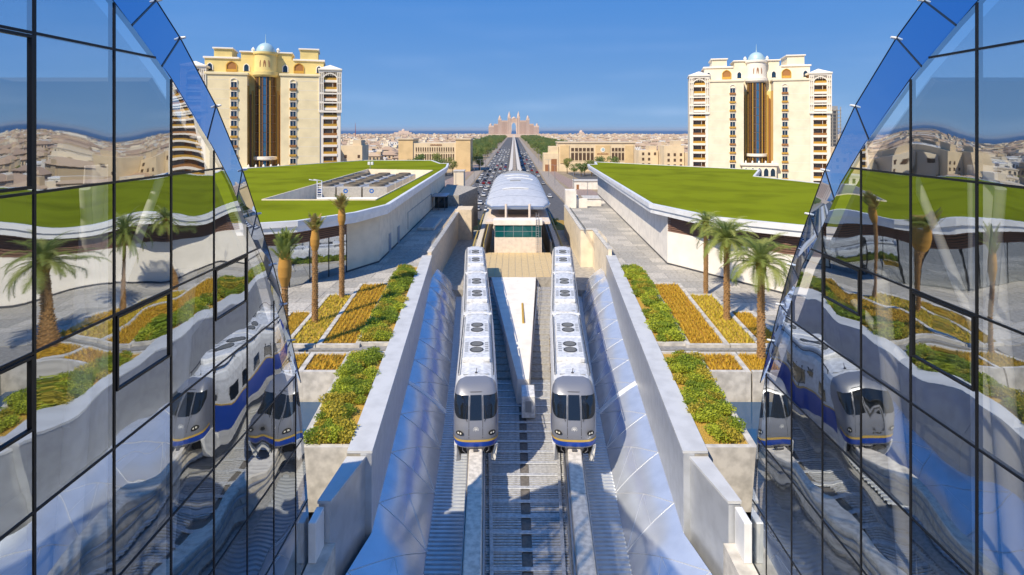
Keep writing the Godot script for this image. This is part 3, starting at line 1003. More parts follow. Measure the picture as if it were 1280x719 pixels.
func glass_facade(s: float) -> void:
	var X := 10.15
	var g := thing("glass_facade", "tall curved glass facade of the terminal on the %s side" % side(s), "facade", P(s * X, 24, 10))
	var region := PackedVector2Array([Vector2(-12, 24.5)])
	for q in ARC:
		region.append(Vector2(q[0], q[1]))
	var zl := []
	for i in range(-10, 8):
		zl.append(11.65 + i * 2.33)
	var hl := []
	for i in range(-3, 9):
		hl.append(-1.9 + i * 3.13)
	var at := func(z: float, h: float) -> Vector3: return P(s * X, h, z)
	for i in zl.size() - 1:
		for j in hl.size() - 1:
			var za: float = zl[i]
			var ha: float = hl[j]
			var near: bool = za > 8.0
			var K := 10 if near else 3
			var mb := MB.new()
			for a in K:
				for b in K:
					var c := PackedVector2Array([Vector2(za + 2.33 * a / K, ha + 3.13 * b / K), Vector2(za + 2.33 * (a + 1) / K, ha + 3.13 * b / K), Vector2(za + 2.33 * (a + 1) / K, ha + 3.13 * (b + 1) / K), Vector2(za + 2.33 * a / K, ha + 3.13 * (b + 1) / K)])
					for poly in Geometry2D.intersect_polygons(c, region):
						var ns := []
						for p in poly:
							var r := ripple(clampf(p.x, za + .001, za + 2.329), clampf(p.y, ha + .001, ha + 3.129), 1.0 if s < 0 else 2.6)
							ns.append(Vector3(-s, -r.y, -r.x).normalized())
						for t in range(1, poly.size() - 1):
							mb.trin(at.call(poly[0].x, poly[0].y), at.call(poly[t].x, poly[t].y), at.call(poly[t + 1].x, poly[t + 1].y), ns[0], ns[t], ns[t + 1])
			if mb.v.size():
				part(mb, "pane", g, M.facade_glass)
	# mullions and transoms, cut at the arc
	for i in zl.size():
		for seg in Geometry2D.intersect_polyline_with_polygon(PackedVector2Array([Vector2(zl[i], -12), Vector2(zl[i], 24)]), region):
			var m := MB.new()
			m.ab(P(s * (X - .022), seg[0].y, seg[0].x - .03), P(s * (X + .12), seg[1].y, seg[0].x + .03))
			part(m, "mullion", g, M.mullion)
	for j in hl.size():
		for seg in Geometry2D.intersect_polyline_with_polygon(PackedVector2Array([Vector2(-12, hl[j]), Vector2(30, hl[j])]), region):
			var m := MB.new()
			m.ab(P(s * (X - .019), hl[j] - .028, seg[0].x), P(s * (X + .12), hl[j] + .028, seg[seg.size() - 1].x))
			part(m, "transom", g, M.mullion)
	for i in ARC.size() - 1:
		var m := MB.new()
		m.beam(P(s * (X + .06), ARC[i][1], ARC[i][0]), P(s * (X + .06), ARC[i + 1][1], ARC[i + 1][0]), .14, .07, Vector3.RIGHT)
		part(m, "arch_frame", g, M.mullion)
	# opening sashes with a thick frame
	for q in ([[11.65 - 2.33, -1.9, .99], [13.97, 4.35, .6], [9.32, 4.35, .5], [18.63, 4.35, .55]] if s < 0 else [[13.97, 4.35, .6], [18.63, 4.35, .5], [9.32, 1.2, .99]]):
		var m := MB.new()
		var z0: float = q[0] + .06
		var z1: float = q[0] + 2.27
		var h0: float = q[1] + .05
		var h1: float = q[1] + 3.13 * q[2] - .05
		for e in [[z0, z0 + .06, h0, h1], [z1 - .06, z1, h0, h1], [z0 + .06, z1 - .06, h0, h0 + .06], [z0 + .06, z1 - .06, h1 - .06, h1]]:
			m.ab(P(s * (X - .05), e[2], e[0]), P(s * (X + .05), e[3], e[1]))
		part(m, "window_sash", g, M.mullion)
	# turned band of edge glass beyond the arch
	var rim := []
	for i in RIM.size():
		var off: float = lerpf(.75, .0, clampf((RIM[i][1] - 180.0) / 300.0, 0, 1))
		if RIM[i][1] < -20:
			off = .75 + (RIM[i][1] + 20) * -.004
		var z: float = F * (X - .75 + off) / (642.0 - RIM[i][0])
		rim.append(Vector3(X + off, (RIM[i][1] - 162.0) * z / F, z))
	var inner := []
	for i in rim.size():   # nearest station on the arch by height
		var h: float = lerpf(rim[i].y, rim[i].y + 1.1, clampf((7 - rim[i].y) / 7.0, 0, 1)) if i < rim.size() - 1 else 10.7
		var z := 0.0
		for j in ARC.size() - 1:
			if ARC[j][1] <= h and ARC[j + 1][1] > h:
				z = lerpf(ARC[j][0], ARC[j + 1][0], (h - ARC[j][1]) / (ARC[j + 1][1] - ARC[j][1]))
		if h < -9.4:
			z = -6.0
		inner.append(Vector3(X, h, z))
	for i in rim.size() - 1:
		if inner[i].z < -5:
			continue
		var mb := MB.new()
		var a := P(s * inner[i].x, inner[i].y, inner[i].z)
		var b := P(s * rim[i].x, rim[i].y, rim[i].z)
		var c := P(s * rim[i + 1].x, rim[i + 1].y, rim[i + 1].z)
		var d := P(s * inner[i + 1].x, inner[i + 1].y, inner[i + 1].z)
		mb.th(a, b, c, Vector3(-s, 0, 0))
		mb.th(a, c, d, Vector3(-s, 0, 0))
		part(mb, "edge_pane", g, M.edge_glass)
		var m := MB.new()
		m.beam(b, c, .03, .03)
		part(m, "edge_bead", g, M.mullion)
		var f := MB.new()
		f.beam(a, b, .03, .05)
		part(f, "edge_mullion", g, M.mullion)
		if rim[i].y > -4.0:
			var l := MB.new()
			l.tube([b + Vector3(-s * .02, 0, 0), b + Vector3(-s * .16, .03, -.02)], [.05, .035], 8)
			part(l, "edge_fitting", g, M.white_paint)
	# inside: slabs, raking columns, rear wall (low enough for the sun to come over it)
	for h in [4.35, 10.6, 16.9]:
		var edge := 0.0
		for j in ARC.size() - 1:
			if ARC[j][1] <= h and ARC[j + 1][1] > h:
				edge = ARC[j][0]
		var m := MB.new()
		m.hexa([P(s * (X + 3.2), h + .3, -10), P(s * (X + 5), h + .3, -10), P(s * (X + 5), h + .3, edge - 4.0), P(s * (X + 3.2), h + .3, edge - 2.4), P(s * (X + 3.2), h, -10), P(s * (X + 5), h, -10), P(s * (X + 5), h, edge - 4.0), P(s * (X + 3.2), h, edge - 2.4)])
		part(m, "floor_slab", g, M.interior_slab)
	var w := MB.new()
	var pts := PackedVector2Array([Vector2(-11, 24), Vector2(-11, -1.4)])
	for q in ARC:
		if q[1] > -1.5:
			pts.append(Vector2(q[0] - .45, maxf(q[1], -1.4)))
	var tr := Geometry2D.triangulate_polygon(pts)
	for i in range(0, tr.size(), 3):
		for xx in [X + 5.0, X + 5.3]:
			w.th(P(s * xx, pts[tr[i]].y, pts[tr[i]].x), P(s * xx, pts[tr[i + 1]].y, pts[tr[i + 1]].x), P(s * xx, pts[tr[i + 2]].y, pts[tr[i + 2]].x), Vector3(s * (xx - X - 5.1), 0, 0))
	part(w, "rear_wall", g, M.dim_interior_wall)
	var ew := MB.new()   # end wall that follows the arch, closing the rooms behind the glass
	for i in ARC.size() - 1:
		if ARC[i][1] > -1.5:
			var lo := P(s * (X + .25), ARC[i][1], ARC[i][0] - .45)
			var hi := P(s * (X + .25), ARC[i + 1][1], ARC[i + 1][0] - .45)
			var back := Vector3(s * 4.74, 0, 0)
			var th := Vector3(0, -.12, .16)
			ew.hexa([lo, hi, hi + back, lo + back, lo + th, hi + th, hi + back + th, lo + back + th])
	part(ew, "end_wall", g, M.dim_interior_wall)
	var up := PackedVector2Array([Vector2(-11, -1.42)])   # upper rear glazing, which lets the sun in
	for q in ARC:
		if q[1] < -1.35 and q[1] > -9.2:
			up.append(Vector2(q[0] - .45, q[1]))
	up.insert(1, Vector2(-11, -9.0))
	up.append(Vector2(15.8, -1.42))
	var rp := MB.new()
	var ut := Geometry2D.triangulate_polygon(up)
	for i in range(0, ut.size(), 3):
		rp.th(P(s * (X + 5.15), up[ut[i]].y, up[ut[i]].x), P(s * (X + 5.15), up[ut[i + 1]].y, up[ut[i + 1]].x), P(s * (X + 5.15), up[ut[i + 2]].y, up[ut[i + 2]].x), Vector3(-s, 0, 0))
	part(rp, "rear_pane", g, M.rear_glass)
	var tz := -8.0   # roof truss along the head of the rear wall
	while tz < 15.0:
		var d := MB.new()
		d.tube([P(s * (X + 4.6), -1.2, tz), P(s * (X + 3.6), -3.4 if tz < 9 else -2.2, tz + 1.5)], [.09], 6)
		d.tube([P(s * (X + 3.6), -3.4 if tz < 9 else -2.2, tz + 1.5), P(s * (X + 4.6), -1.2, tz + 3.0)], [.09], 6)
		part(d, "truss_web", g, M.interior_column)
		tz += 3.0
	var ch := MB.new()
	ch.tube([P(s * (X + 4.7), -1.3, -10), P(s * (X + 4.7), -1.3, 16)], [.16], 8)
	part(ch, "truss_chord", g, M.interior_column)
	for i in ARC.size() - 1:
		if ARC[i][0] > 3.0 and ARC[i][1] < -1.3:
			var rf := MB.new()
			rf.qh(P(s * (X + .2), ARC[i][1], ARC[i][0] - .45), P(s * (X + 5.1), ARC[i][1], ARC[i][0] - .45), P(s * (X + 5.1), ARC[i + 1][1], ARC[i + 1][0] - .45), P(s * (X + .2), ARC[i + 1][1], ARC[i + 1][0] - .45), Vector3.UP)
			part(rf, "roof_pane", g, M.rear_glass)
	for q in [[6.0, 3.5], [11.0, -2.5], [15.5, 2.0], [17.5, -1.5], [20.0, 2.5]]:
		var m := MB.new()
		var top := -4.0 if q[0] < 12 else (1.0 if q[0] < 18 else 5.0)
		m.tube([P(s * (X + 3.2), 24, q[0]), P(s * (X + 2.2), top, q[0] + q[1] * .5)], [.34, .26], 12)
		part(m, "column", g, M.interior_column)
		var d := MB.new()
		d.tube([P(s * (X + 2.6), 8, q[0] + q[1] * .25), P(s * (X + 1.6), top + .5, q[0] + q[1] * 1.5)], [.16, .13], 8)
		part(d, "brace", g, M.interior_column)

# ---------------------------------------------------------------- plaza
func plaza() -> void:
	for s in [-1.0, 1.0]:
		var b := MB.new()
		var pts := PackedVector2Array()
		for q in [[9.75, 47.8], [9.75, 80.0]]:
			pts.append(Vector2(s * wall_x(q[0], q[1]), -q[1]))
		for q in ([[12.65, 82.2], [12.65, 160], [40, 160], [70, 110], [70, 20], [17.8, 20], [17.8, 40], [20.5, 47.8]] if s < 0 else [[12.85, 82.2], [12.85, 98.75], [10.95, 98.75], [10.95, 134], [40, 160], [70, 110], [70, 20], [17.8, 20], [17.8, 40], [20.5, 47.8]]):
			pts.append(Vector2(s * q[0], -q[1]))
		b.prism(pts, 0.0, EYE - PLAZA - .08)
		var pl := struct(b, "plaza", M.paver_dark)
		# paving slabs in bands, cut to the open part of the plaza
		var open_ := PackedVector2Array()
		for q in [[9.78, 81.9], [9.78, 76.36], [12.52, 76.36], [12.52, 67.76], [15.68, 67.76], [15.68, 63.36], [18.36, 63.36], [18.36, 57.36], [20.52, 57.36], [20.52, 48.2]]:
			open_.append(Vector2(s * wall_x(q[0], q[1]), -q[1]))
		for q in ([[60, 48.2], [60, 59.4], [25.8, 66.3], [21.4, 73.3], [18.68, 79], [18.85, 134], [12.7, 134], [12.7, 81.9]] if s < 0 else [[60, 48.2], [60, 51.5], [46, 53.9], [28.3, 63.5], [19.43, 78], [21.3, 134], [11, 134], [11, 98.76], [12.95, 98.76], [12.95, 81.9]]):
			open_.append(Vector2(s * q[0], -q[1]))
		var z := 48.0
		var row := 0
		while z < 134.0:
			var dz: float = 2.7 if row % 2 else 1.5
			for i in 15:
				var x0 := 9.0 + i * 3.5 + (1.7 if row % 2 else 0.0)
				var cell := PackedVector2Array([Vector2(s * (x0 + .025), -z - .045), Vector2(s * (x0 + 3.475), -z - .045), Vector2(s * (x0 + 3.475), -z - dz + .045), Vector2(s * (x0 + .025), -z - dz + .045)])
				for pc in Geometry2D.intersect_polygons(cell, open_):
					if Geometry2D.triangulate_polygon(pc).is_empty():
						continue
					var t := MB.new()
					t.prism(pc, EYE - PLAZA - .08, EYE - PLAZA + .004 * ((row * 5 + i * 3) % 3))
					part(t, "paving_slab", pl, [M.paver, M.paver_light, M.paver, M.paver_mid][(row * 3 + i * 2 + (i * row) % 3) % 4])
			z += dz
			row += 1
		# lower terrace by the facade with a pool
		var lo := MB.new()
		lo.hexa([P(s * 12.9, 24, 33), P(s * 18, 24, 24), P(s * 21, 24, 47.5), P(s * 13.6, 24, 47.5), P(s * 12.9, 19.9, 33), P(s * 18, 19.9, 24), P(s * 21, 19.9, 47.5), P(s * 13.6, 19.9, 47.5)])
		struct(lo, "lower_terrace", M.concrete)
		var wa := MB.new()
		wa.hexa([P(s * 13.35, 19.9, 36), P(s * 17.9, 19.9, 36), P(s * 18.2, 19.9, 42.6), P(s * 13.8, 19.9, 42.6), P(s * 13.35, 19.5, 36), P(s * 17.9, 19.5, 36), P(s * 18.2, 19.5, 42.6), P(s * 13.8, 19.5, 42.6)])
		struct(wa, "pool_water", M.water)

var bushes := []
func bush_mesh(seed_: int, n: int, r: float, hgt: float, leaf: float) -> ArrayMesh:
	var q := RandomNumberGenerator.new()
	q.seed = seed_
	var mb := MB.new()
	for i in n:
		var d := Vector3(q.randfn(), q.randfn(), q.randfn()).normalized()
		var rr := pow(q.randf(), .4)
		var m := Vector3(d.x * r * rr, hgt * .5 + d.y * hgt * .5 * rr, d.z * r * rr)
		var ax := Vector3(q.randfn(), q.randfn() * .6 + .3, q.randfn()).normalized()
		var sd := ax.cross(Vector3(q.randfn(), q.randfn(), q.randfn())).normalized()
		var l := leaf * q.randf_range(.7, 1.3)
		mb.tri(m - sd * l * .35, m + ax * l * .5 + sd * l * .1, m + ax * l)
		mb.tri(m - sd * l * .35, m + sd * l * .35, m + ax * l)
	for i in 5:
		var a := TAU * i / 5 + q.randf()
		mb.tube([Vector3.ZERO, Vector3(cos(a) * r * .5, hgt * .6, sin(a) * r * .5)], [.025, .01], 4, false)
	return mb.mesh()

func tuft_mesh(seed_: int) -> ArrayMesh:
	var q := RandomNumberGenerator.new()
	q.seed = seed_
	var mb := MB.new()
	for i in 14:
		var a := q.randf() * TAU
		var o := Vector3(cos(a), 0, sin(a))
		var sd := Vector3(-o.z, 0, o.x) * .05
		var b := o * q.randf() * .16
		mb.tri(b - sd, b + sd, b + o * q.randf_range(.05, .22) + Vector3.UP * q.randf_range(.12, .32))
	return mb.mesh()

func planters() -> void:
	for i in 4:
		bushes.append(bush_mesh(20 + i, 420, .5, .52, .12))
	var tufts := [tuft_mesh(1), tuft_mesh(2)]
	rng.seed = 77
	for s in [-1.0, 1.0]:
		# bed: [u0, u1, z0, z1, soil, kind, words]
		var beds := [
			[9.75, 12.25, 33.0, 46.6, "soil", "shrub", "nearest planter with green shrubs along the %s silver wall"],
			[9.75, 12.1, 49.0, 76.0, "soil", "shrub", "far planter with green shrubs along the %s silver wall"],
			[12.45, 15.25, 48.6, 67.4, "soil_dark", "cover", "planter of orange ground cover on the %s plaza"],
			[15.7, 17.95, 48.6, 63.0, "soil", "rows", "planter of yellow plant rows with palms on the %s plaza"],
			[18.4, 20.1, 48.6, 57.0, "soil_dark", "cover", "small outer planter behind the palms on the %s plaza"],
			[12.7, 15.2, 43.2, 46.4, "soil_dark", "cover", "short planter above the pool on the %s plaza"],
			[15.7, 17.9, 43.2, 46.4, "soil", "cover", "short planter at the foot of the nearest %s palm"]]
		for k in beds.size():
			var q: Array = beds[k]
			var u0: float = q[0]
			var u1: float = q[1]
			var z0: float = q[2]
			var z1: float = q[3]
			var g := thing("planter", q[6] % side(s), "planter", P(s * wall_x((u0 + u1) / 2, z0), PLAZA, z0), "plaza planters")
			var so := MB.new()
			hexz(so, s, u0, u1, z0, z1, 19.0, PLAZA - .02)
			part(so, "soil_bed", g, M[q[4]])
			for e in [[u1, u1 + .38, z0 - .35, z1 + .3], [u0, u1, z1, z1 + .3], [u0, u1, z0 - .35, z0], [u0 - .36, u0, z0 - .35, z1 + .3]]:
				if e[0] == u0 - .36 and k not in [2, 5]:
					continue
				var kb := MB.new()
				hexz(kb, s, e[0] + .004, e[1] - .004, e[2] + .004, e[3] - .004, 21.0 if z0 < 48 else 18.6, PLAZA - .16)
				part(kb, "kerb", g, M.pale_concrete)
			if q[5] == "shrub":
				var z := z0 + .5
				var grp := "green shrubs in the %s %s planter" % ["near" if k == 0 else "far", side(s)]
				while z < z1 - .3:
					for c in (4 if k == 0 else 4):
						if rng.randf() < .08:
							continue
						var u: float = lerpf(u0 + .45, u1 - .3, (c + rng.randf_range(-.25, .25)) / 3.0)
						if (c == 0 and rng.randf() < .45):
							continue
						var o := MeshInstance3D.new()
						o.name = numbered("shrub")
						o.mesh = bushes[rng.randi() % 4]
						o.material_override = [M.leaf, M.leaf, M.leaf_light, M.leaf_light, M.leaf_gold][rng.randi() % 5]
						add_child(o)
						o.position = P(s * wall_x(u, z), PLAZA - .02, z + rng.randf_range(-.2, .2))
						o.rotation.y = rng.randf() * TAU
						o.scale = Vector3.ONE * rng.randf_range(.85, 1.3) * (1.05 if k == 0 else 1.15)
						tag(o, "leafy green shrub in the %s planter beside the %s silver wall" % ["nearest" if k == 0 else "far", side(s)], "shrub", grp)
					z += .78 if k == 0 else 1.2
			else:
				var mm := MultiMesh.new()
				mm.transform_format = MultiMesh.TRANSFORM_3D
				mm.mesh = tufts[k % 2]
				var ts := []
				var rows := 5 if q[5] == "rows" else 7
				var z := z0 + .25
				while z < z1 - .1:
					for r in rows:
						var u := lerpf(u0 + .2, u1 - .2, (r + rng.randf_range(-.12, .12)) / (rows - 1.0))
						ts.append(Transform3D(Basis(Vector3.UP, rng.randf() * TAU).scaled(Vector3.ONE * rng.randf_range(.6, 1.3)), P(s * wall_x(u, z), PLAZA - .02, z + rng.randf_range(-.08, .08)) - g.position))
					z += .34
				mm.instance_count = ts.size()
				for i in ts.size():
					mm.set_instance_transform(i, ts[i])
				var mi := MultiMeshInstance3D.new()
				mi.name = "ground_cover"
				mi.multimesh = mm
				mi.material_override = M.groundcover if q[5] == "cover" else M.groundcover_yellow
				mi.set_meta("kind", "stuff")
				g.add_child(mi)

# ---------------------------------------------------------------- palms
func frond_mesh(seed_: int, L: float, droop: float) -> ArrayMesh:
	var q := RandomNumberGenerator.new()
	q.seed = seed_
	var mb := MB.new()
	var pts := []
	var p := Vector3.ZERO
	var ang := 1.05
	var N := 16
	for i in N + 1:
		pts.append(p)
		p += Vector3(cos(ang), sin(ang), 0) * L / N
		ang -= droop / N * (.5 + 1.1 * i / N)
	mb.tube(pts, range(N + 1).map(func(i): return .035 * (1.0 - i / float(N)) + .006), 4, false)
	for i in range(4, 64):
		var t := i / 64.0
		var f := t * N
		var a: Vector3 = pts[int(f)].lerp(pts[mini(int(f) + 1, N)], f - int(f))
		var d: Vector3 = (pts[mini(int(f) + 1, N)] - pts[int(f)]).normalized()
		var up := d.cross(Vector3.FORWARD).normalized()
		if up.y < 0:
			up = -up
		for s in [-1.0, 1.0]:
			var l: float = .78 * sin(PI * clampf(t * .86 + .1, 0, 1)) * q.randf_range(.8, 1.15)
			var o := (d * .75 + Vector3(0, 0, s) * .85 + up * q.randf_range(.0, .35)).normalized()
			var w := d * .024
			var tip := a + o * l + Vector3.DOWN * l * .22
			mb.tri(a - w, a + w, tip)
	return mb.mesh()

func trunk_mb(h: float, r: float) -> MB:   # core with rows of cut leaf bases standing proud
	var q := RandomNumberGenerator.new()
	q.seed = int(h * 100)
	var mb := MB.new()
	mb.lathe(Vector3.ZERO, [Vector2(r * 1.15, -.1), Vector2(r * .9, .5), Vector2(r * .82, h)], 12)
	var rows := int(h / .2)
	for i in rows:
		var y := .05 + i * .2
		var k := 7
		for j in k:
			var a := TAU * (j + .5 * (i % 2)) / k + q.randf_range(-.06, .06)
			var o := Vector3(cos(a), 0, sin(a))
			var t := Vector3(-o.z, 0, o.x)
			var rr := r * lerpf(1.0, .88, i / float(rows))
			var hw := rr * .40
			var lift := q.randf_range(.9, 1.2)
			mb.hexa([o * rr * .75 - t * hw * .7 + Vector3.UP * y, o * rr * .75 + t * hw * .7 + Vector3.UP * y, o * rr * .95 + t * hw * .45 + Vector3.UP * y, o * rr * .95 - t * hw * .45 + Vector3.UP * y, o * rr * .75 - t * hw + Vector3.UP * (y + .17), o * rr * .75 + t * hw + Vector3.UP * (y + .17), o * rr * 1.18 * lift + t * hw * .75 + Vector3.UP * (y + .19), o * rr * 1.18 * lift - t * hw * .75 + Vector3.UP * (y + .19)])
	return mb

func palms() -> void:
	var fr := [frond_mesh(1, 3.5, 1.75), frond_mesh(2, 3.2, 1.25), frond_mesh(3, 3.6, 2.2)]
	var tied := [frond_mesh(5, 2.4, .6), frond_mesh(6, 2.1, .9)]
	rng.seed = 5
	var words := ["nearest spreading palm on the right plaza by the glass", "middle spreading palm on the right plaza", "farthest and slimmest spreading palm on the right plaza"]
	var i := 0
	for q in [[17.25, 45.6, 7.0, 1.0], [17.3, 55.0, 7.1, 1.05], [17.5, 63.5, 7.2, .72]]:
		var at := P(wall_x(q[0], q[1]), PLAZA, q[1])
		var g := thing("palm_tree", words[i], "palm", at, "spreading palms on the right plaza")
		var t := MB.new()
		t = trunk_mb(q[2], .27 * (1.0 if i < 2 else .85))
		inst(t.mesh(), "trunk", g, M.trunk, Transform3D())
		var cr := MB.new()
		cr.lathe(Vector3(0, q[2] - .5, 0), [Vector2(.28, 0), Vector2(.40, .4), Vector2(.34, .9), Vector2(.1, 1.2)], 12)
		inst(cr.mesh(), "crown_shaft", g, M.sheath, Transform3D())
		for k in 54:
			var lift := pow(k / 54.0, .85)
			var b := Basis(Vector3.UP, k * 2.39996) * Basis(Vector3(0, 0, 1), lerpf(.45, -1.2, lift) + rng.randf_range(-.12, .12))
			inst(fr[k % 3], "frond", g, M.frond if k % 3 else M.frond_pale, Transform3D(b.scaled_local(Vector3.ONE * q[3] * rng.randf_range(.8, 1.08)), Vector3(0, q[2] + .3, 0)))
		i += 1
	words = ["nearest bound palm on the left plaza with green topknot and orange wrapping", "middle bound palm on the left plaza with dry brown topknot", "farthest bound palm on the left plaza, its dry top tied up"]
	i = 0
	for q in [[17.6, 46.5, 5.6, .9], [17.3, 54.4, 6.8, 0], [16.6, 62.5, 7.8, 0]]:
		var at := P(-wall_x(q[0], q[1]), PLAZA, q[1])
		var g := thing("palm_tree", words[i], "palm", at, "bound palms on the left plaza")
		inst(trunk_mb(q[2], .25).mesh(), "trunk", g, M.trunk, Transform3D())
		var sh := MB.new()
		var k: float = 1.5 if i == 0 else 1.0
		sh.lathe(Vector3(0, q[2] - .2, 0), [Vector2(.27, 0), Vector2(.40 * sqrt(k), .5 * k), Vector2(.42 * sqrt(k), 1.0 * k), Vector2(.30 * sqrt(k), 1.7 * k), Vector2(.22, 2.0 * k)], 14)
		inst(sh.mesh(), "wrapping", g, M.sheath, Transform3D())
		var y: float = q[2] - .2 + 1.8 * k
		for n in 64:
			var b := Basis(Vector3.UP, n * 2.39996) * Basis(Vector3(0, 0, 1), rng.randf_range(-.55, .5))
			inst(tied[n % 2], "frond", g, (M.frond if i == 0 else (M.frond_dry if n % 5 else M.frond)), Transform3D(b.scaled_local((Vector3(.27, .98, .38) if i == 0 else Vector3(.42, .95, .6)) * rng.randf_range(.75, 1.15) * (1.3 if i == 0 else .95)), Vector3(0, y - rng.randf() * (1.3 if i == 0 else .5), 0)))
		i += 1

# ---------------------------------------------------------------- turf roofed buildings
func strip_poly(mb: MB, pts: Array, s: float, h0: float, h1: float) -> void:
	var p := PackedVector2Array()
	for q in pts:
		p.append(Vector2(s * q[0], -q[1]))
	mb.prism(p, EYE - h1, EYE - h0)

func turf_building(s: float) -> void:
	var g := thing("turf_roof_building", "low %s building with bright green turf roof and white fascia" % ("cream left" if s < 0 else "white right"), "building", P(s * 30, PLAZA, 90))
	var rim := ([[17.3, 79], [19.5, 71.5], [24.2, 64.6], [28, 62.8], [62, 56], [75, 100], [70, 155], [50, 195], [27.5, 195], [22.5, 177], [20.0, 177], [18.3, 158]] if s < 0 else [[17.5, 80], [22, 67.5], [28.7, 61.8], [45, 52], [70, 46], [78, 96], [56.5, 111], [51.3, 128], [61, 148.6], [24.5, 186], [23.0, 172], [20.6, 172], [19.95, 165]])
	var top := 10.0
	var p2 := PackedVector2Array()
	for q in rim:
		p2.append(Vector2(s * q[0], -q[1]))
	var inner: PackedVector2Array = Geometry2D.offset_polygon(p2 if not Geometry2D.is_polygon_clockwise(p2) else reversed_poly(p2), -.55)[0]
	# turf
	var holes := [[36.5, 84.5], [20.4, 84.5], [20.6, 146], [37.5, 150]]
	var polys := [inner]
	if s < 0:
		var hp := PackedVector2Array()
		for q in holes:
			hp.append(Vector2(s * q[0], -q[1]))
		# cut the roof into two halves so that the opening needs no hole
		var cutx := s * 28.0
		polys = []
		for half in [PackedVector2Array([Vector2(cutx, -300), Vector2(200, -300), Vector2(200, 0), Vector2(cutx, 0)]), PackedVector2Array([Vector2(-200, -300), Vector2(cutx, -300), Vector2(cutx, 0), Vector2(-200, 0)])]:
			for a in Geometry2D.intersect_polygons(inner, half):
				for b in Geometry2D.clip_polygons(a, hp):
					polys.append(b)
	var tf := MB.new()
	for pp in polys:
		var t := Geometry2D.triangulate_polygon(pp)
		for i in range(0, t.size(), 3):
			tf.th(Vector3(pp[t[i]].x, EYE - top, pp[t[i]].y), Vector3(pp[t[i + 1]].x, EYE - top, pp[t[i + 1]].y), Vector3(pp[t[i + 2]].x, EYE - top, pp[t[i + 2]].y), Vector3.UP)
	part(tf, "turf_roof", g, M.turf)
	# fascia: two stepped white bands
	var n := rim.size()
	for i in n:
		for lv in [[top - .12, top + .5, 0.0], [top + .52, top + 1.15, .25]]:
			var f := MB.new()
			var outer: PackedVector2Array = p2
			var a := p2[i]
			var b := p2[(i + 1) % n]
			var ia := a.lerp(nearest_in(inner, a), .98)
			var ib := b.lerp(nearest_in(inner, b), .98)
			var oa := a.lerp(ia, lv[2] * 1.5)
			var ob := b.lerp(ib, lv[2] * 1.5)
			f.hexa([Vector3(oa.x, EYE - lv[1], oa.y), Vector3(ob.x, EYE - lv[1], ob.y), Vector3(ib.x, EYE - lv[1], ib.y), Vector3(ia.x, EYE - lv[1], ia.y), Vector3(oa.x, EYE - lv[0], oa.y), Vector3(ob.x, EYE - lv[0], ob.y), Vector3(ib.x, EYE - lv[0], ib.y), Vector3(ia.x, EYE - lv[0], ia.y)])
			part(f, "fascia", g, M.fascia)
	var sf := MB.new()
	var roofpolys := polys
	for pp in roofpolys:
		var t := Geometry2D.triangulate_polygon(pp)
		for i in range(0, t.size(), 3):
			sf.th(Vector3(pp[t[i]].x, EYE - top - .9, pp[t[i]].y), Vector3(pp[t[i + 1]].x, EYE - top - .9, pp[t[i + 1]].y), Vector3(pp[t[i + 2]].x, EYE - top - .9, pp[t[i + 2]].y), Vector3.DOWN)
	part(sf, "soffit", g, M.soffit)
	# walls
	var wl := ([[18.9, 157], [18.7, 79], [21.4, 73.4], [25.8, 66.4], [60, 59.5]] if s < 0 else [[22.3, 163], [19.45, 78], [28.3, 63.6], [46, 54], [68, 49]])
	var wm: Material = M.cream_wall if s < 0 else M.white_wall
	for i in wl.size() - 1:
		var a := Vector2(s * wl[i][0], -wl[i][1])
		var b := Vector2(s * wl[i + 1][0], -wl[i + 1][1])
		var d := (b - a).normalized()
		var nrm := Vector2(-d.y, d.x)
		if nrm.dot(Vector2(s * 40, -110) - a) > 0:
			nrm = -nrm
		var len := a.distance_to(b)
		if s < 0 and i >= 2:   # curtain wall of tall panes under brown louvres
			var cnt := int(len / 2.2)
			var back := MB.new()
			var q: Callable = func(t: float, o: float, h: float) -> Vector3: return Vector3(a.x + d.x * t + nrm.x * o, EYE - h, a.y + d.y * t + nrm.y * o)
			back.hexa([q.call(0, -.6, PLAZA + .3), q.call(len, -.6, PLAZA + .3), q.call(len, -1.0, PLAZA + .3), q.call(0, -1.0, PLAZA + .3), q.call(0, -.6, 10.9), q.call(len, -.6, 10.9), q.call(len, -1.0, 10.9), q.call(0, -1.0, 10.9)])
			part(back, "inner_wall", g, M.dim_interior_wall)
			for k in cnt:
				var t0 := len * k / cnt
				var t1 := len * (k + 1) / cnt
				var pn := MB.new()
				pn.qh(q.call(t0 + .04, 0, PLAZA), q.call(t1 - .04, 0, PLAZA), q.call(t1 - .04, 0, 12.9), q.call(t0 + .04, 0, 12.9), Vector3(nrm.x, 0, nrm.y))
				part(pn, "pane", g, M.facade_glass)
				var ml := MB.new()
				ml.beam(q.call(t0, 0, PLAZA), q.call(t0, 0, 12.9), .08, .14)
				part(ml, "mullion", g, M.mullion)
				if k < 12:
					for r in 8:
						var lv := MB.new()
						lv.beam(q.call(t0, .02, 12.8 - r * .23), q.call(t1 - .01, .02, 12.8 - r * .23), .1, .14)
						part(lv, "louvre", g, M.louvre)
			continue
		var cnt2 := maxi(1, int(len / 6.0))
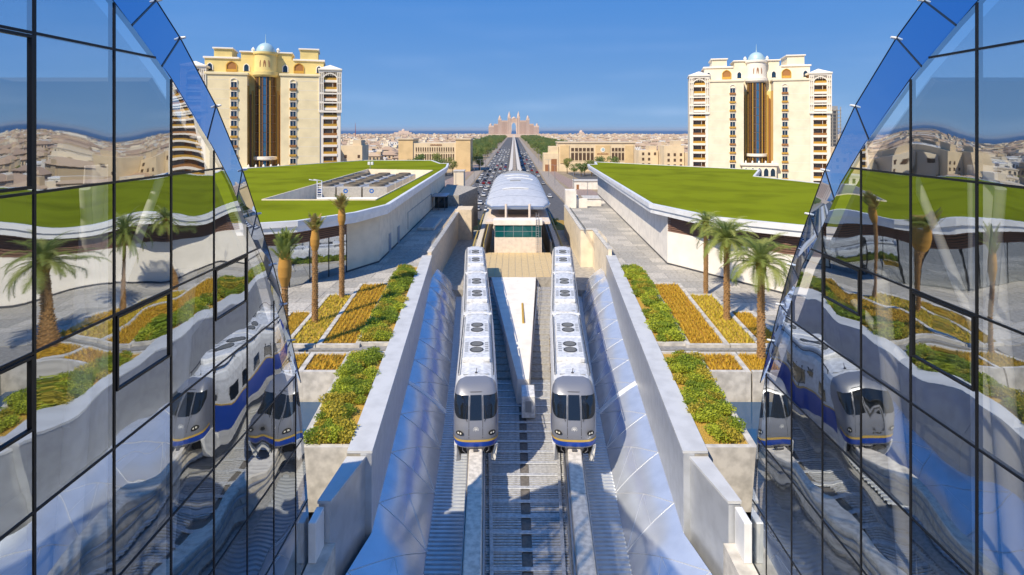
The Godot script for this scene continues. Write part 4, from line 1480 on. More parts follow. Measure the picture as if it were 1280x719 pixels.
		for k in cnt2:
			var w := MB.new()
			var a2 := a.lerp(b, k / float(cnt2)) + d * .008
			var b2 := a.lerp(b, (k + 1) / float(cnt2)) - d * .008
			var hi := 11.1 if (s < 0 or i == 0) else 13.3
			w.hexa([Vector3(a2.x, EYE - PLAZA - .3, a2.y), Vector3(b2.x, EYE - PLAZA - .3, b2.y), Vector3(b2.x - nrm.x * .4, EYE - PLAZA - .3, b2.y - nrm.y * .4), Vector3(a2.x - nrm.x * .4, EYE - PLAZA - .3, a2.y - nrm.y * .4), Vector3(a2.x, EYE - hi, a2.y), Vector3(b2.x, EYE - hi, b2.y), Vector3(b2.x - nrm.x * .4, EYE - hi, b2.y - nrm.y * .4), Vector3(a2.x - nrm.x * .4, EYE - hi, a2.y - nrm.y * .4)])
			part(w, "wall_panel", g, wm)
		var sk := MB.new()
		sk.beam(Vector3(a.x + nrm.x * .03, EYE - PLAZA + .1, a.y + nrm.y * .03), Vector3(b.x + nrm.x * .03, EYE - PLAZA + .1, b.y + nrm.y * .03), .06, .2)
		part(sk, "skirting", g, M.steel_dark)
		if s > 0 and i > 0:
			for r in 9:
				var lv := MB.new()
				lv.beam(Vector3(a.x - nrm.x * .1, EYE - 13.2 + r * .25, a.y - nrm.y * .1), Vector3(b.x - nrm.x * .1, EYE - 13.2 + r * .25, b.y - nrm.y * .1), .12, .16)
				part(lv, "louvre", g, M.louvre)
			var bk := MB.new()
			bk.beam(Vector3(a.x - nrm.x * .5, EYE - 12.2, a.y - nrm.y * .5), Vector3(b.x - nrm.x * .5, EYE - 12.2, b.y - nrm.y * .5), .3, 2.4)
			part(bk, "louvre_backing", g, M.soffit)
		if s < 0 and i == 0:   # doors and a long recess outline
			for z in [85.5, 92.0]:
				var dr := MB.new()
				dr.ab(P(-18.62, PLAZA, z), P(-18.9, PLAZA - 2.6, z + 1.3))
				part(dr, "door", g, M.roof_edge)
			for e in [[101.0, 101.1, 16.9, 14.0], [101.0, 130, 14.05, 14.0], [130, 130.1, 16.9, 14.0]]:
				var o := MB.new()
				o.ab(P(-18.7 + .03, e[2], e[0]), P(-18.95, e[3], e[1]))
				part(o, "joint_strip", g, M.vent_grey)
	# closing core so that sky does not show through the building
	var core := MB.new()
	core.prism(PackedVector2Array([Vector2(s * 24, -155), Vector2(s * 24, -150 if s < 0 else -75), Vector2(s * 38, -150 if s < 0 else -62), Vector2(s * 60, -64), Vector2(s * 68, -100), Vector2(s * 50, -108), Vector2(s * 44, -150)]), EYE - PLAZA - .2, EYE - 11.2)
	part(core, "inner_wall", g, M.dim_interior_wall)
	if s < 0:
		roof_plant(g, holes)

func reversed_poly(p: PackedVector2Array) -> PackedVector2Array:
	var q := p.duplicate()
	q.reverse()
	return q

func nearest_in(poly: PackedVector2Array, a: Vector2) -> Vector2:
	var best := poly[0]
	for q in poly:
		if q.distance_to(a) < best.distance_to(a):
			best = q
	return best

func roof_plant(g: Node3D, holes: Array) -> void:
	var fl := MB.new()
	fl.hexa([P(-36.5, 12.9, 84.5), P(-20.4, 12.9, 84.5), P(-20.6, 12.9, 146), P(-37.5, 12.9, 150), P(-36.5, 12.6, 84.5), P(-20.4, 12.6, 84.5), P(-20.6, 12.6, 146), P(-37.5, 12.6, 150)])
	part(fl, "well_floor", g, M.pale_concrete)
	for i in 4:
		var a: Array = holes[i]
		var b: Array = holes[(i + 1) % 4]
		var w := MB.new()
		w.beam(P(-a[0], 11.2, a[1]), P(-b[0], 11.2, b[1]), .2, 2.7)
		part(w, "well_wall", g, M.cream_wall)
	var rows := ["nearest", "second", "third", "farthest"]
	var cols := ["left", "middle", "right"]
	var first: Node3D = null
	for r in 4:
		for c in 3:
			var at := P(-35.6 + c * 4.75, 12.6, 112 + r * 8.2)
			var label := "grey rooftop chiller with round fans, %s of the %s row" % [cols[c], rows[r]]
			if first:
				var o := copy(first, label)
				o.position = at
				continue
			first = thing("rooftop_chiller", label, "chiller", at, "rooftop chillers")
			var b := MB.new()
			b.cbox(Vector3(-2.25, 0.15, -3.4), Vector3(2.25, 2.2, 3.4), .06)
			inst(b.mesh(), "housing", first, M.chiller, Transform3D())
			for k in 2:
				var f := MB.new()
				f.lathe(Vector3.ZERO, [Vector2(1.45, 0), Vector2(1.4, .42), Vector2(1.3, .42), Vector2(1.3, .12), Vector2(0, .12)], 20)
				inst(f.mesh(), "fan_cowl", first, M.chiller_fan, Transform3D(Basis(), Vector3(0, 2.2, -1.65 + 3.3 * k)))
			var sg := MB.new()
			for k in 16:
				var a0 := TAU * k / 16
				var a1 := TAU * (k + 1) / 16
				sg.qh(Vector3(cos(a0) * .42, sin(a0) * .42, 0), Vector3(cos(a1) * .42, sin(a1) * .42, 0), Vector3(cos(a1) * .2, sin(a1) * .2, 0), Vector3(cos(a0) * .2, sin(a0) * .2, 0), Vector3(0, 0, 1))
			inst(sg.mesh(), "number_sign", first, M.sign_blue, Transform3D(Basis(), Vector3(-.6, 1.45, 3.42)))
			for x in [-2.0, 2.0]:
				var ft := MB.new()
				ft.box(Vector3(x, .08, 0), Vector3(.2, .16, 6.4))
				inst(ft.mesh(), "foot_rail", first, M.steel_dark, Transform3D())
	var pp := thing("pipe_run", "white pipes crossing the roof well before the chillers", "pipe", P(-28, 12.6, 100))
	for k in 2:
		var t := MB.new()
		t.tube([P(-33.5, 11.4 + k * .5, 99), P(-20.8, 11.4 + k * .5, 99)], [.16], 8)
		part(t, "pipe", pp, M.fascia)
	var lg := thing("roof_ladder", "white access ladder with hooped top at the roof well", "ladder", P(-35, 12.6, 103))
	var l := MB.new()
	for x in [-34.8, -34.0]:
		l.tube([P(x, 12.6, 103), P(x, 8.8, 103), P(x - 1.4, 8.6, 103)], [.09], 6)
	for i in 8:
		l.tube([P(-34.8, 12.3 - i * .42, 103), P(-34.0, 12.3 - i * .42, 103)], [.06], 5)
	part(l, "ladder_frame", lg, M.fascia)
	var fx := thing("roof_floodlight", "small floodlight post on the far edge of the roof well", "floodlight", P(-37.2, 10, 149))
	var f := MB.new()
	f.tube([P(-37.2, 10, 151), P(-37.2, 8.4, 151)], [.08], 6)
	part(f, "post", fx, M.steel)
	for k in 2:
		var h := MB.new()
		h.cbox(P(-37.8 + k * .8, 8.9, 150.8), P(-37.2 + k * .8, 8.1, 151.3), .06)
		part(h, "lamp_head", fx, M.fascia)

# ---------------------------------------------------------------- apartment towers
func arch_pts(w: float, h: float) -> Array:   # outline of a pointed arch, base left to base right
	return [Vector2(-w / 2, 0), Vector2(-w / 2, h * .62), Vector2(-w * .38, h * .82), Vector2(-w * .16, h * .95), Vector2(0, h), Vector2(w * .16, h * .95), Vector2(w * .38, h * .82), Vector2(w / 2, h * .62), Vector2(w / 2, 0)]

func arch_fill(mb: MB, m: Vector3, w: float, h: float, d: float) -> void:   # solid arch facing +z
	var p := arch_pts(w, h)
	for i in p.size():
		var a: Vector2 = p[i]
		var b: Vector2 = p[(i + 1) % p.size()]
		mb.th(m + Vector3(0, h * .5, d), m + Vector3(a.x, a.y, d), m + Vector3(b.x, b.y, d), Vector3(0, 0, 1))
		mb.qh(m + Vector3(a.x, a.y, d), m + Vector3(b.x, b.y, d), m + Vector3(b.x, b.y, 0), m + Vector3(a.x, a.y, 0), Vector3((a.x + b.x), (a.y + b.y) - h, 0))

func arch_rim(mb: MB, m: Vector3, w: float, h: float, t: float, d: float) -> void:
	var p := arch_pts(w, h)
	for i in p.size() - 1:
		mb.beam(m + Vector3(p[i].x, p[i].y, d / 2), m + Vector3(p[i + 1].x, p[i + 1].y, d / 2), t, d, Vector3(0, 0, 1))

func tower(at: Vector3, yaw: float, words: String, body: Material, flip: float) -> void:
	var g := thing("apartment_tower", words, "tower", at)
	g.rotation.y = yaw
	org[g] = Vector3.ZERO
	var rows := []
	for i in 14:
		rows.append(46.2 - i * 3.45)
	var bk := MB.new()   # rear block and penthouses
	bk.ab(Vector3(-20.5, 0, -18), Vector3(20.5, 56.2, -3))
	part(bk, "rear_block", g, M.tower_yellow if flip < 0 else body)
	for q in [[-17.5, -11.5, 56.2, 59.6], [-8.5, 9.0, 56.2, 58.6], [12.0, 18.5, 56.2, 60.3]]:
		var p := MB.new()
		p.ab(Vector3(q[0], q[2], -16), Vector3(q[1], q[3], -3.4))
		part(p, "penthouse", g, M.tower_yellow if flip < 0 else body)
		var c := MB.new()
		c.cbox(Vector3(q[0] - .5, q[3], -16.5), Vector3(q[1] + .5, q[3] + .55, -2.8), .1)
		part(c, "cornice", g, M.tower_white)
	for q in [[-21, -9], [9.5, 21]]:
		var c := MB.new()
		c.cbox(Vector3(q[0], 56.0, -18.4), Vector3(q[1], 56.7, -2.5), .1)
		part(c, "cornice", g, M.tower_white)
	for x in [-18.8, -6.6, 6.8, 18.8]:   # upper windows
		var w := MB.new()
		arch_fill(w, Vector3(x, 51.6, -3.0), 1.7, 2.6, .06)
		part(w, "window", g, M.tower_glass)
		var r := MB.new()
		arch_rim(r, Vector3(x, 51.6, -3.0), 1.9, 2.8, .3, .2)
		part(r, "window_surround", g, M.tower_white)
	for x in [-11.6, 11.6]:   # wide loggias
		var w := MB.new()
		arch_fill(w, Vector3(x, 51.4, -3.0), 3.2, 3.6, .05)
		part(w, "loggia", g, M.balcony_wood)
		var r := MB.new()
		arch_rim(r, Vector3(x, 51.4, -3.0), 3.4, 3.7, .3, .3)
		r.ab(Vector3(x - 1.6, 51.4, -2.9), Vector3(x + 1.6, 52.3, -2.7))
		part(r, "loggia_surround", g, M.tower_gold)
	for s in [-1.0, 1.0]:
		# plain wing
		var w := MB.new()
		w.ab(Vector3(s * 5.6, 0, -3), Vector3(s * 19.2, 49.7, 3.2))
		part(w, "wing", g, body)
		var c := MB.new()
		c.cbox(Vector3(s * 5.2, 49.7, -3), Vector3(s * 19.5, 50.6, 3.6), .12)
		part(c, "cornice", g, body)
		for i in 12:   # thin course lines at the floors
			var l := MB.new()
			l.ab(Vector3(s * 11.4, 47.9 - i * 3.45, 3.2), Vector3(s * 19.0, 48.02 - i * 3.45, 3.23))
			part(l, "string_course", g, M.tower_white)
		var wx: float = s * 9.9
		for i in rows.size():
			var y: float = rows[i]
			if y < 2:
				continue
			var rec := MB.new()
			rec.ab(Vector3(wx - .95, y - 1.1, 3.2), Vector3(wx + .95, y + .9, 3.26))
			var win := part(rec, "window", g, M.tower_glass)
			var fr := MB.new()
			fr.ab(Vector3(wx - 1.15, y + .9, 3.2), Vector3(wx + 1.15, y + 1.1, 3.5))
			fr.ab(Vector3(wx - 1.15, y - 1.3, 3.2), Vector3(wx - .95, y + .9, 3.42))
			fr.ab(Vector3(wx + .95, y - 1.3, 3.2), Vector3(wx + 1.15, y + .9, 3.42))
			fr.ab(Vector3(wx - .05, y - 1.0, 3.26), Vector3(wx + .05, y + .9, 3.34))
			if i in [0, 2]:
				arch_rim(fr, Vector3(wx, y + .6, 3.2), 2.1, 1.7, .25, .3)
			part(fr, "window_frame", win, M.tower_white)
			var bl := MB.new()
			bl.cbox(Vector3(wx - 1.2, y - 1.75, 3.2), Vector3(wx + 1.2, y - 1.0, 3.75), .06)
			part(bl, "balconette", win, M.tower_gold if i % 3 else M.balcony_wood)
		# return face windows towards the recess are narrow pilasters
		for zz in [-1.8, .2, 2.0]:
			var pl := MB.new()
			pl.ab(Vector3(s * 5.45, 5, zz), Vector3(s * 5.6, 46, zz + .5))
			part(pl, "pilaster", g, M.tower_gold)
		# end bay with balconies
		var x0 := 19.25
		var x1 := 26.6
		var cx: float = s * (x0 + x1) / 2
		var rear := MB.new()
		rear.ab(Vector3(s * x0, 0, -15), Vector3(s * x1, 52.2, 1.2))
		part(rear, "bay_core", g, M.balcony_wood)
		for q in [[x0, x0 + 1.2, 2.9], [x1 - 1.2, x1, 2.9]]:
			var p := MB.new()
			p.ab(Vector3(s * q[0], 0, -15.2), Vector3(s * q[1], 52.2, q[2]))
			part(p, "bay_pier", g, M.tower_white)
		var sd := MB.new()
		sd.ab(Vector3(s * x1, 0, -15.1), Vector3(s * (x1 + .12), 52, 2.8))
		part(sd, "side_wall", g, body)
		for i in 15:
			var y := 48.3 - i * 3.45
			if y < 0:
				break
			var sl := MB.new()
			sl.cbox(Vector3(cx - 2.55, y - .55, 1.0), Vector3(cx + 2.55, y + .35, 3.1), .05)
			var slab := part(sl, "balcony", g, M.tower_white)
			var rl := MB.new()
			rl.ab(Vector3(cx - 2.45, y + .35, 2.75), Vector3(cx + 2.45, y + 1.25, 2.85))
			part(rl, "balcony_rail", slab, M.tower_gold if i % 4 != 2 else M.balcony_wood)
			var gw := MB.new()
			gw.ab(Vector3(cx - 1.9, y + .36, 1.2), Vector3(cx + .6, y + 2.7, 1.26))
			part(gw, "balcony_door", slab, M.room_dark)
			for k in [-2.42, 0.9, 2.42]:
				var ps := MB.new()
				ps.ab(Vector3(cx + k - .07, y + .35, 2.6), Vector3(cx + k + .07, y + 2.9, 2.74))
				part(ps, "post", slab, M.tower_white)
		# proud lattice cage over the top floors
		var cg := MB.new()
		for k in [-3.9, -3.2, -2.5, 2.5, 3.2, 3.9]:
			cg.ab(Vector3(cx + k - .16, 37.0, 2.9), Vector3(cx + k + .16, 52.6, 3.5))
		for y in [37.0, 40.3, 43.7, 47.2, 49.5, 51.2, 52.4]:
			for e in [[-3.9, -2.5], [2.5, 3.9]]:
				cg.ab(Vector3(cx + e[0], y, 3.0), Vector3(cx + e[1], y + .3, 3.45))
		for y in [40.0, 43.4]:
			cg.ab(Vector3(cx - 3.9, y - .1, 3.05), Vector3(cx + 3.9, y + .45, 3.48))
		cg.ab(Vector3(cx - 4.1, 36.5, 2.6), Vector3(cx + 4.1, 37.2, 3.6))
		cg.ab(Vector3(cx - 4.1, 51.6, 2.8), Vector3(cx + 4.1, 52.2, 3.55))
		arch_rim(cg, Vector3(cx, 46.6, 3.0), 5.0, 4.6, .4, .45)
		for k in 9:
			cg.ab(Vector3(cx - 2.6 + k * .65 - .08, 50.2, 3.05), Vector3(cx - 2.6 + k * .65 + .08, 51.7, 3.4))
		part(cg, "lattice_cage", g, M.tower_white)
		var rf := MB.new()
		rf.cbox(Vector3(cx - 4.3, 52.2, -9), Vector3(cx + 4.3, 52.9, 3.9), .1)
		for e in [[Vector3(-3.9, 0, -3.9), Vector3(3.9, 0, -3.9)], [Vector3(3.9, 0, -3.9), Vector3(3.9, 0, 3.9)], [Vector3(3.9, 0, 3.9), Vector3(-3.9, 0, 3.9)], [Vector3(-3.9, 0, 3.9), Vector3(-3.9, 0, -3.9)]]:
			var o := Vector3(cx, 52.9, -.3)
			rf.th(o + e[0], o + e[1], o + Vector3(0, 1.7, 0), (e[0] + e[1]) + Vector3.UP)
		part(rf, "bay_roof", g, M.tower_white)
	# glazed drum bay in the recess
	var rb := MB.new()
	rb.ab(Vector3(-5.6, 0, -3.05), Vector3(5.6, 46, -2.4))
	part(rb, "recess_wall", g, M.tower_yellow)
	for s in [-1.0, 1.0]:
		for k in 2:
			var tp := MB.new()
			tp.ab(Vector3(s * (4.1 + k * .75), 4, -2.4), Vector3(s * (4.55 + k * .75), 44.5 - k * 1.5, -1.6))
			part(tp, "gold_strip" if k else "brown_strip", g, M.tower_brown if k else M.tower_gold)
	for i in 9:
		var a0 := PI * (i + .06) / 9.0
		var a1 := PI * (i + .94) / 9.0
		var mm: Material = M.tower_blueglass if i == 4 else M.tower_bronze
		for f in 12:
			var w := MB.new()
			var y0 := 8.5 + f * 3.42
			w.hexa([Vector3(cos(a0) * 3.6, y0 + .12, -2.4 + sin(a0) * 3.4), Vector3(cos(a1) * 3.6, y0 + .12, -2.4 + sin(a1) * 3.4), Vector3(cos(a1) * 3.3, y0 + .12, -2.4 + sin(a1) * 3.1), Vector3(cos(a0) * 3.3, y0 + .12, -2.4 + sin(a0) * 3.1), Vector3(cos(a0) * 3.6, y0 + 3.3, -2.4 + sin(a0) * 3.4), Vector3(cos(a1) * 3.6, y0 + 3.3, -2.4 + sin(a1) * 3.4), Vector3(cos(a1) * 3.3, y0 + 3.3, -2.4 + sin(a1) * 3.1), Vector3(cos(a0) * 3.3, y0 + 3.3, -2.4 + sin(a0) * 3.1)])
			part(w, "bay_window", g, mm)
	for i in 10:
		var a := PI * i / 9.0
		var p := MB.new()
		p.beam(Vector3(cos(a) * 3.6, 4, -2.4 + sin(a) * 3.45), Vector3(cos(a) * 3.6, 49.6, -2.4 + sin(a) * 3.45), .3 if i in [3, 6] else .16, .2, Vector3(0, 0, 1))
		part(p, "bay_pilaster", g, M.tower_gold if i in [1, 3, 6, 8] else M.tower_brown)
	var co := MB.new()
	co.lathe(Vector3(0, 0, -2.4), [Vector2(3.25, 4), Vector2(3.25, 49.5)], 24)
	part(co, "bay_core", g, M.room_dark)
	var dr := MB.new()
	dr.lathe(Vector3(0, 0, -2.6), [Vector2(4.0, 49.5), Vector2(4.5, 50.2), Vector2(4.5, 51.4), Vector2(3.9, 51.5), Vector2(3.8, 57.6), Vector2(4.3, 57.9), Vector2(4.3, 58.7), Vector2(3.3, 58.8)], 28)
	part(dr, "drum", g, M.tower_white if flip > 0 else M.tower_yellow)
	for k in [-1, 0, 1]:
		var w := MB.new()
		arch_fill(w, Vector3(k * 1.25, 53.0, 1.15 - absf(k) * .25), .85, 2.6, .1)
		part(w, "drum_window", g, M.tower_brown)
	var dm := MB.new()
	var pr := []
	for i in 9:
		var a := PI / 2 * i / 8
		pr.append(Vector2(3.3 * cos(a), 58.8 + 3.5 * sin(a)))
	pr.append_array([Vector2(.25, 62.3), Vector2(.12, 63.2), Vector2(.05, 65.5), Vector2(0, 65.6)])
	dm.lathe(Vector3(0, 0, -2.6), pr, 24)
	part(dm, "dome", g, M.dome_blue)
	for s in [-1.0, 1.0]:
		var tn := MB.new()
		tn.lathe(Vector3(s * 4.3, 58.6, -3.2), [Vector2(.6, 0), Vector2(.6, 1.0), Vector2(.75, 1.1), Vector2(.4, 1.7), Vector2(.05, 2.1)], 10)
		part(tn, "turret", g, M.tower_white)
	# loggia of small arches and the entrance arcade
	var en := MB.new()
	en.ab(Vector3(-6.4, 0, 3.2), Vector3(6.4, 15.6, 5.6))
	part(en, "porch", g, M.tower_cream)
	var ec := MB.new()
	ec.cbox(Vector3(-7.2, 15.6, 3.2), Vector3(7.2, 16.6, 6.2), .1)
	part(ec, "porch_cornice", g, M.tower_white)
	for k in range(-2, 3):
		var a := MB.new()
		arch_fill(a, Vector3(k * 2.5, 11.4, 5.6), 1.8, 3.2, .05)
		part(a, "porch_arch", g, M.tower_glass)  # open archways; the dark glass fill stands for their shaded depth
		var r := MB.new()
		arch_rim(r, Vector3(k * 2.5, 11.4, 5.6), 2.0, 3.4, .28, .3)
		part(r, "arch_surround", g, M.tower_white)
		var f := MB.new()
		f.lathe(Vector3(k * 2.5, 16.6, 4.6), [Vector2(.3, 0), Vector2(.4, .5), Vector2(.05, 1.1)], 8)
		part(f, "finial", g, M.tower_white)
	var lc := MB.new()
	lc.lathe(Vector3(0, 0, -2.4), [Vector2(3.75, 18.9), Vector2(4.2, 19.2), Vector2(4.2, 20.2), Vector2(3.75, 20.3)], 24)
	part(lc, "balcony_ring", g, M.tower_white)

# ---------------------------------------------------------------- shopping blocks, hotel, far buildings
func window_block(g: Node3D, x0: float, x1: float, y0: float, y1: float, z: float, n: int, fill: float, m: Material) -> void:
	for i in n:
		var a := lerpf(x0, x1, (i + (1 - fill) / 2) / n)
		var b := lerpf(x0, x1, (i + (1 + fill) / 2) / n)
		var w := MB.new()
		w.ab(Vector3(a, y0, -z), Vector3(b, y1, -z + .12))
		var o := part(w, "window", g, m)
		var f := MB.new()
		f.ab(Vector3(a - .15, y0 - .3, -z), Vector3(b + .15, y0, -z + .35))
		part(f, "sill", o, M.mall)

func malls() -> void:
	var z := 430.0
	var g := thing("shopping_block", "tan block with two window rows, left of the avenue", "building", Vector3(-57, 0, -z))
	var b := MB.new()
	b.ab(Vector3(-80, 0, -z), Vector3(-33, 20.5, -z - 30))
	part(b, "main_wall", g, M.mall)
	for x in [-84.0, -42.5]:
		var t := MB.new()
		t.ab(Vector3(x, 0, -z + .8), Vector3(x + 10.5, 22.8, -z - 24))
		part(t, "corner_tower", g, M.mall_panel)
		var c := MB.new()
		c.cbox(Vector3(x - .6, 22.8, -z + 1.4), Vector3(x + 11.1, 23.8, -z - 24.6), .15)
		part(c, "cornice", g, M.mall_shade)
	window_block(g, -72, -43.5, 8.2, 12.6, z, 17, .55, M.mall_window)
	window_block(g, -72, -43.5, 14.4, 17.4, z, 17, .5, M.mall_window)
	for i in 6:
		var a := MB.new()
		arch_fill(a, Vector3(-70 + i * 4.6, 0, -z), 3.2, 6.2, .15)
		part(a, "arch", g, M.mall_shade)
	for i in 9:
		var l := MB.new()
		l.ab(Vector3(-61 + i * .95, 18.7, -z + .15), Vector3(-60.4 + i * .95, 19.6 + .2 * (i % 2), -z + .3))
		part(l, "sign_letter", g, M.tower_brown)
	g = thing("shopping_block", "tan block with round emblem sign, right of the avenue", "building", Vector3(57, 0, -z))
	b = MB.new()
	b.ab(Vector3(32, 0, -z), Vector3(87, 20.3, -z - 30))
	part(b, "main_wall", g, M.mall)
	var cc := MB.new()
	cc.cbox(Vector3(31.5, 20.3, -z + .6), Vector3(87.5, 21.2, -z - 30.5), .15)
	part(cc, "cornice", g, M.mall_shade)
	for q in [[33, 39.5], [58.5, 69], [80, 86]]:
		var p := MB.new()
		p.ab(Vector3(q[0], 6, -z), Vector3(q[1], 18.8, -z + .5))
		part(p, "wall_panel", g, M.mall_panel)
	for q in [[40.5, 57.5, 6], [70, 79.5, 4]]:
		window_block(g, q[0], q[1], 8.0, 13.4, z, q[2], .74, M.mall_window)
		window_block(g, q[0], q[1], 14.6, 17.0, z, q[2], .74, M.mall_window)
	var em := MB.new()
	em.tube([Vector3(63.7, 15.6, -z + .5), Vector3(63.7, 15.6, -z + .75)], [1.7], 18)
	part(em, "emblem", g, M.tower_white)
	var e2 := MB.new()
	e2.tube([Vector3(63.9, 15.9, -z + .75), Vector3(63.9, 15.9, -z + .85)], [1.0], 14)
	part(e2, "emblem_centre", g, M.dome_blue)
	for i in 9:
		var l := MB.new()
		l.ab(Vector3(59.6 + i * .93, 12.2, -z + .5), Vector3(60.25 + i * .93, 13.1 + .15 * (i % 2), -z + .65))
		part(l, "sign_letter", g, M.tower_brown)
	g = thing("gate_house", "small tan annex with dark doorway beside the right block", "building", Vector3(26, 0, -z))
	b = MB.new()
	b.ab(Vector3(21, 0, -z), Vector3(31.8, 13, -z - 16))
	b.ab(Vector3(25, 13, -z - 1), Vector3(31.7, 18, -z - 16))
	part(b, "wall", g, M.mall)
	for q in [[26.4, 30.4, 0, 9.0], [22, 25, 0, 5]]:
		var d := MB.new()
		d.ab(Vector3(q[0], q[2], -z), Vector3(q[1], q[3], -z + .2))
		part(d, "doorway", g, M.tower_brown)
	# lower houses further out, stepped
	rng.seed = 31
	var specs := []
	for i in 9:
		specs.append([90.0 + i * 13.5, 400.0 - i * 14, 13.0, 15.0 + rng.randf() * 5, "stepped sand coloured apartment house in the row right of the emblem block"])
	for i in 10:
		specs.append([-99.0 - i * 13.5, 360.0 - i * 9, 13.0, 15.0 + rng.randf() * 7, "stepped sand coloured apartment house in the row left of the tan block"])
	for q in specs:
		var h := thing("apartment_house", q[4], "house", Vector3(q[0], 0, -q[1]), "low houses right of the emblem block" if q[0] > 0 else "low houses left of the tan block")
		var bb := MB.new()
		bb.ab(Vector3(q[0] - q[2] / 2, 0, -q[1]), Vector3(q[0] + q[2] / 2, q[3], -q[1] - 16))
		part(bb, "wall", h, M.mall if rng.randf() < .6 else M.villa_wall1)
		var pp := MB.new()
		var o := rng.randf_range(-3, 1)
		pp.ab(Vector3(q[0] + o, q[3], -q[1] - 2), Vector3(q[0] + o + 5, q[3] + 3.2, -q[1] - 12))
		part(pp, "roof_room", h, M.villa_wall0)
		for fl in 4:
			for k in 3:
				if rng.randf() < .2:
					continue
				var w := MB.new()
				var wx: float = q[0] - q[2] / 2 + 2.2 + k * 4.0
				w.ab(Vector3(wx, 2.2 + fl * 3.6, -q[1]), Vector3(wx + 1.5, 4.1 + fl * 3.6, -q[1] + .08))
				part(w, "window", h, M.mall_window)

func hotel() -> void:
	var Z := 2500.0
	var g := thing("grand_hotel", "huge pink hotel with central arch at the end of the avenue", "hotel", Vector3(0, 0, -Z))
	org[g] = Vector3.ZERO
	var O := Vector3(-1, 0, 0)
	var sx := 1.0
	for s in [-1.0, 1.0]:
		var w := 0
		for q in [[13, 26, 86, 20], [26, 52, 70, 22], [52, 66, 78, 20], [66, 84, 56, 24], [84, 106, 48, 26]]:
			var b := MB.new()
			b.ab(Vector3(s * q[0], 0, 0), Vector3(s * q[1], q[2], -q[3]))
			part(b, "wing", g, M.hotel if w % 2 else M.hotel_light)
			var n := int((q[1] - q[0]) / 4.4)
			for k in n:
				var c := MB.new()
				var x: float = lerpf(q[0], q[1], (k + .5) / n)
				c.ab(Vector3(s * (x - .9), 6, 0), Vector3(s * (x + .9), q[2] - 6, .3))
				part(c, "window_strip", g, M.hotel_window)
			w += 1
		for q in [[19.5, 86, 6.0, 24], [59, 78, 5.0, 16], [98, 48, 5.0, 12]]:
			var t := MB.new()
			t.lathe(Vector3(s * q[0], q[1], -8), [Vector2(q[2], 0), Vector2(q[2], 4), Vector2(q[2] * .8, 8), Vector2(q[2] * .35, q[3] * .7), Vector2(0, q[3])], 14)
			part(t, "spire", g, M.hotel_light)
	var br := MB.new()
	br.ab(Vector3(-13, 62, -2), Vector3(13, 78, -18))
	part(br, "bridge", g, M.hotel)
	for s in [-1.0, 1.0]:   # arch haunches
		var pts := [Vector2(13, 0), Vector2(11, 10), Vector2(9, 30), Vector2(9, 46), Vector2(7, 55), Vector2(0, 62), Vector2(13, 62)]
		var h := MB.new()
		for i in pts.size() - 2:
			h.th(Vector3(s * 13, 62, -1), Vector3(s * pts[i].x, pts[i].y, -1), Vector3(s * pts[i + 1].x, pts[i + 1].y, -1), Vector3(0, 0, 1))
			h.qh(Vector3(s * pts[i].x, pts[i].y, -1), Vector3(s * pts[i + 1].x, pts[i + 1].y, -1), Vector3(s * pts[i + 1].x, pts[i + 1].y, -19), Vector3(s * pts[i].x, pts[i].y, -19), Vector3(-s, -1, 0))
		part(h, "arch_haunch", g, M.hotel_light)
	var cr := MB.new()
	cr.lathe(Vector3(0, 78, -9), [Vector2(9, 0), Vector2(8, 4), Vector2(3, 7), Vector2(0, 9)], 14)
	part(cr, "crown", g, M.hotel_light)
	var po := MB.new()
	po.ab(Vector3(-140, 0, 30), Vector3(140, 13, 2))
	part(po, "podium", g, M.hotel_light)
	# other far landmarks
	for q in [[-560, 3000, 90, 26, "pale blocky resort at the left shore"], [330, 2900, 36, 20, "small domed resort at the right shore"], [780, 2500, 60, 24, "pale resort at the far right shore"]]:
		var r := thing("resort", q[4], "building", Vector3(q[0], 0, -q[1]))
		var b := MB.new()
		b.ab(Vector3(q[0] - q[2] / 2.0, 0, -q[1]), Vector3(q[0] + q[2] / 2.0, q[3] * .7, -q[1] - 30))
		b.ab(Vector3(q[0] - q[2] / 4.0, q[3] * .7, -q[1] - 3), Vector3(q[0] + q[2] / 3.0, q[3], -q[1] - 26))
		part(b, "wall", r, M.hotel_light)
		var d := MB.new()
		d.lathe(Vector3(q[0], q[3], -q[1] - 14), [Vector2(9, 0), Vector2(8, 4), Vector2(4, 8), Vector2(0, 10)], 12)
		part(d, "dome", r, M.hotel_light)
	var ms := thing("mast", "thin red mast on the left horizon", "mast", Vector3(-480, 0, -1800))
	var m := MB.new()
	m.tube([Vector3(-480, 0, -1800), Vector3(-480, 52, -1800)], [1.2, .4], 6)
	part(m, "mast_pole", ms, M.car_red)
	var sk := thing("unfinished_tower", "grey unfinished tower block behind the right apartment tower", "tower", Vector3(345, 0, -640))
	for f in 14:
		var s := MB.new()
		s.ab(Vector3(338, f * 3.9, -640), Vector3(352, f * 3.9 + .8, -655))
		part(s, "floor_slab", sk, M.concrete)
	for x in [338.0, 342.5, 347.0, 351.2]:
		for zz in [640.0, 654.0]:
			var c := MB.new()
			c.ab(Vector3(x, 0, -zz), Vector3(x + .8, 55, -zz - .8))
			part(c, "pier", sk, M.concrete)
	var ic := MB.new()
	ic.ab(Vector3(340, 0, -643), Vector3(350, 56, -652))
	part(ic, "core", sk, M.vent_grey)

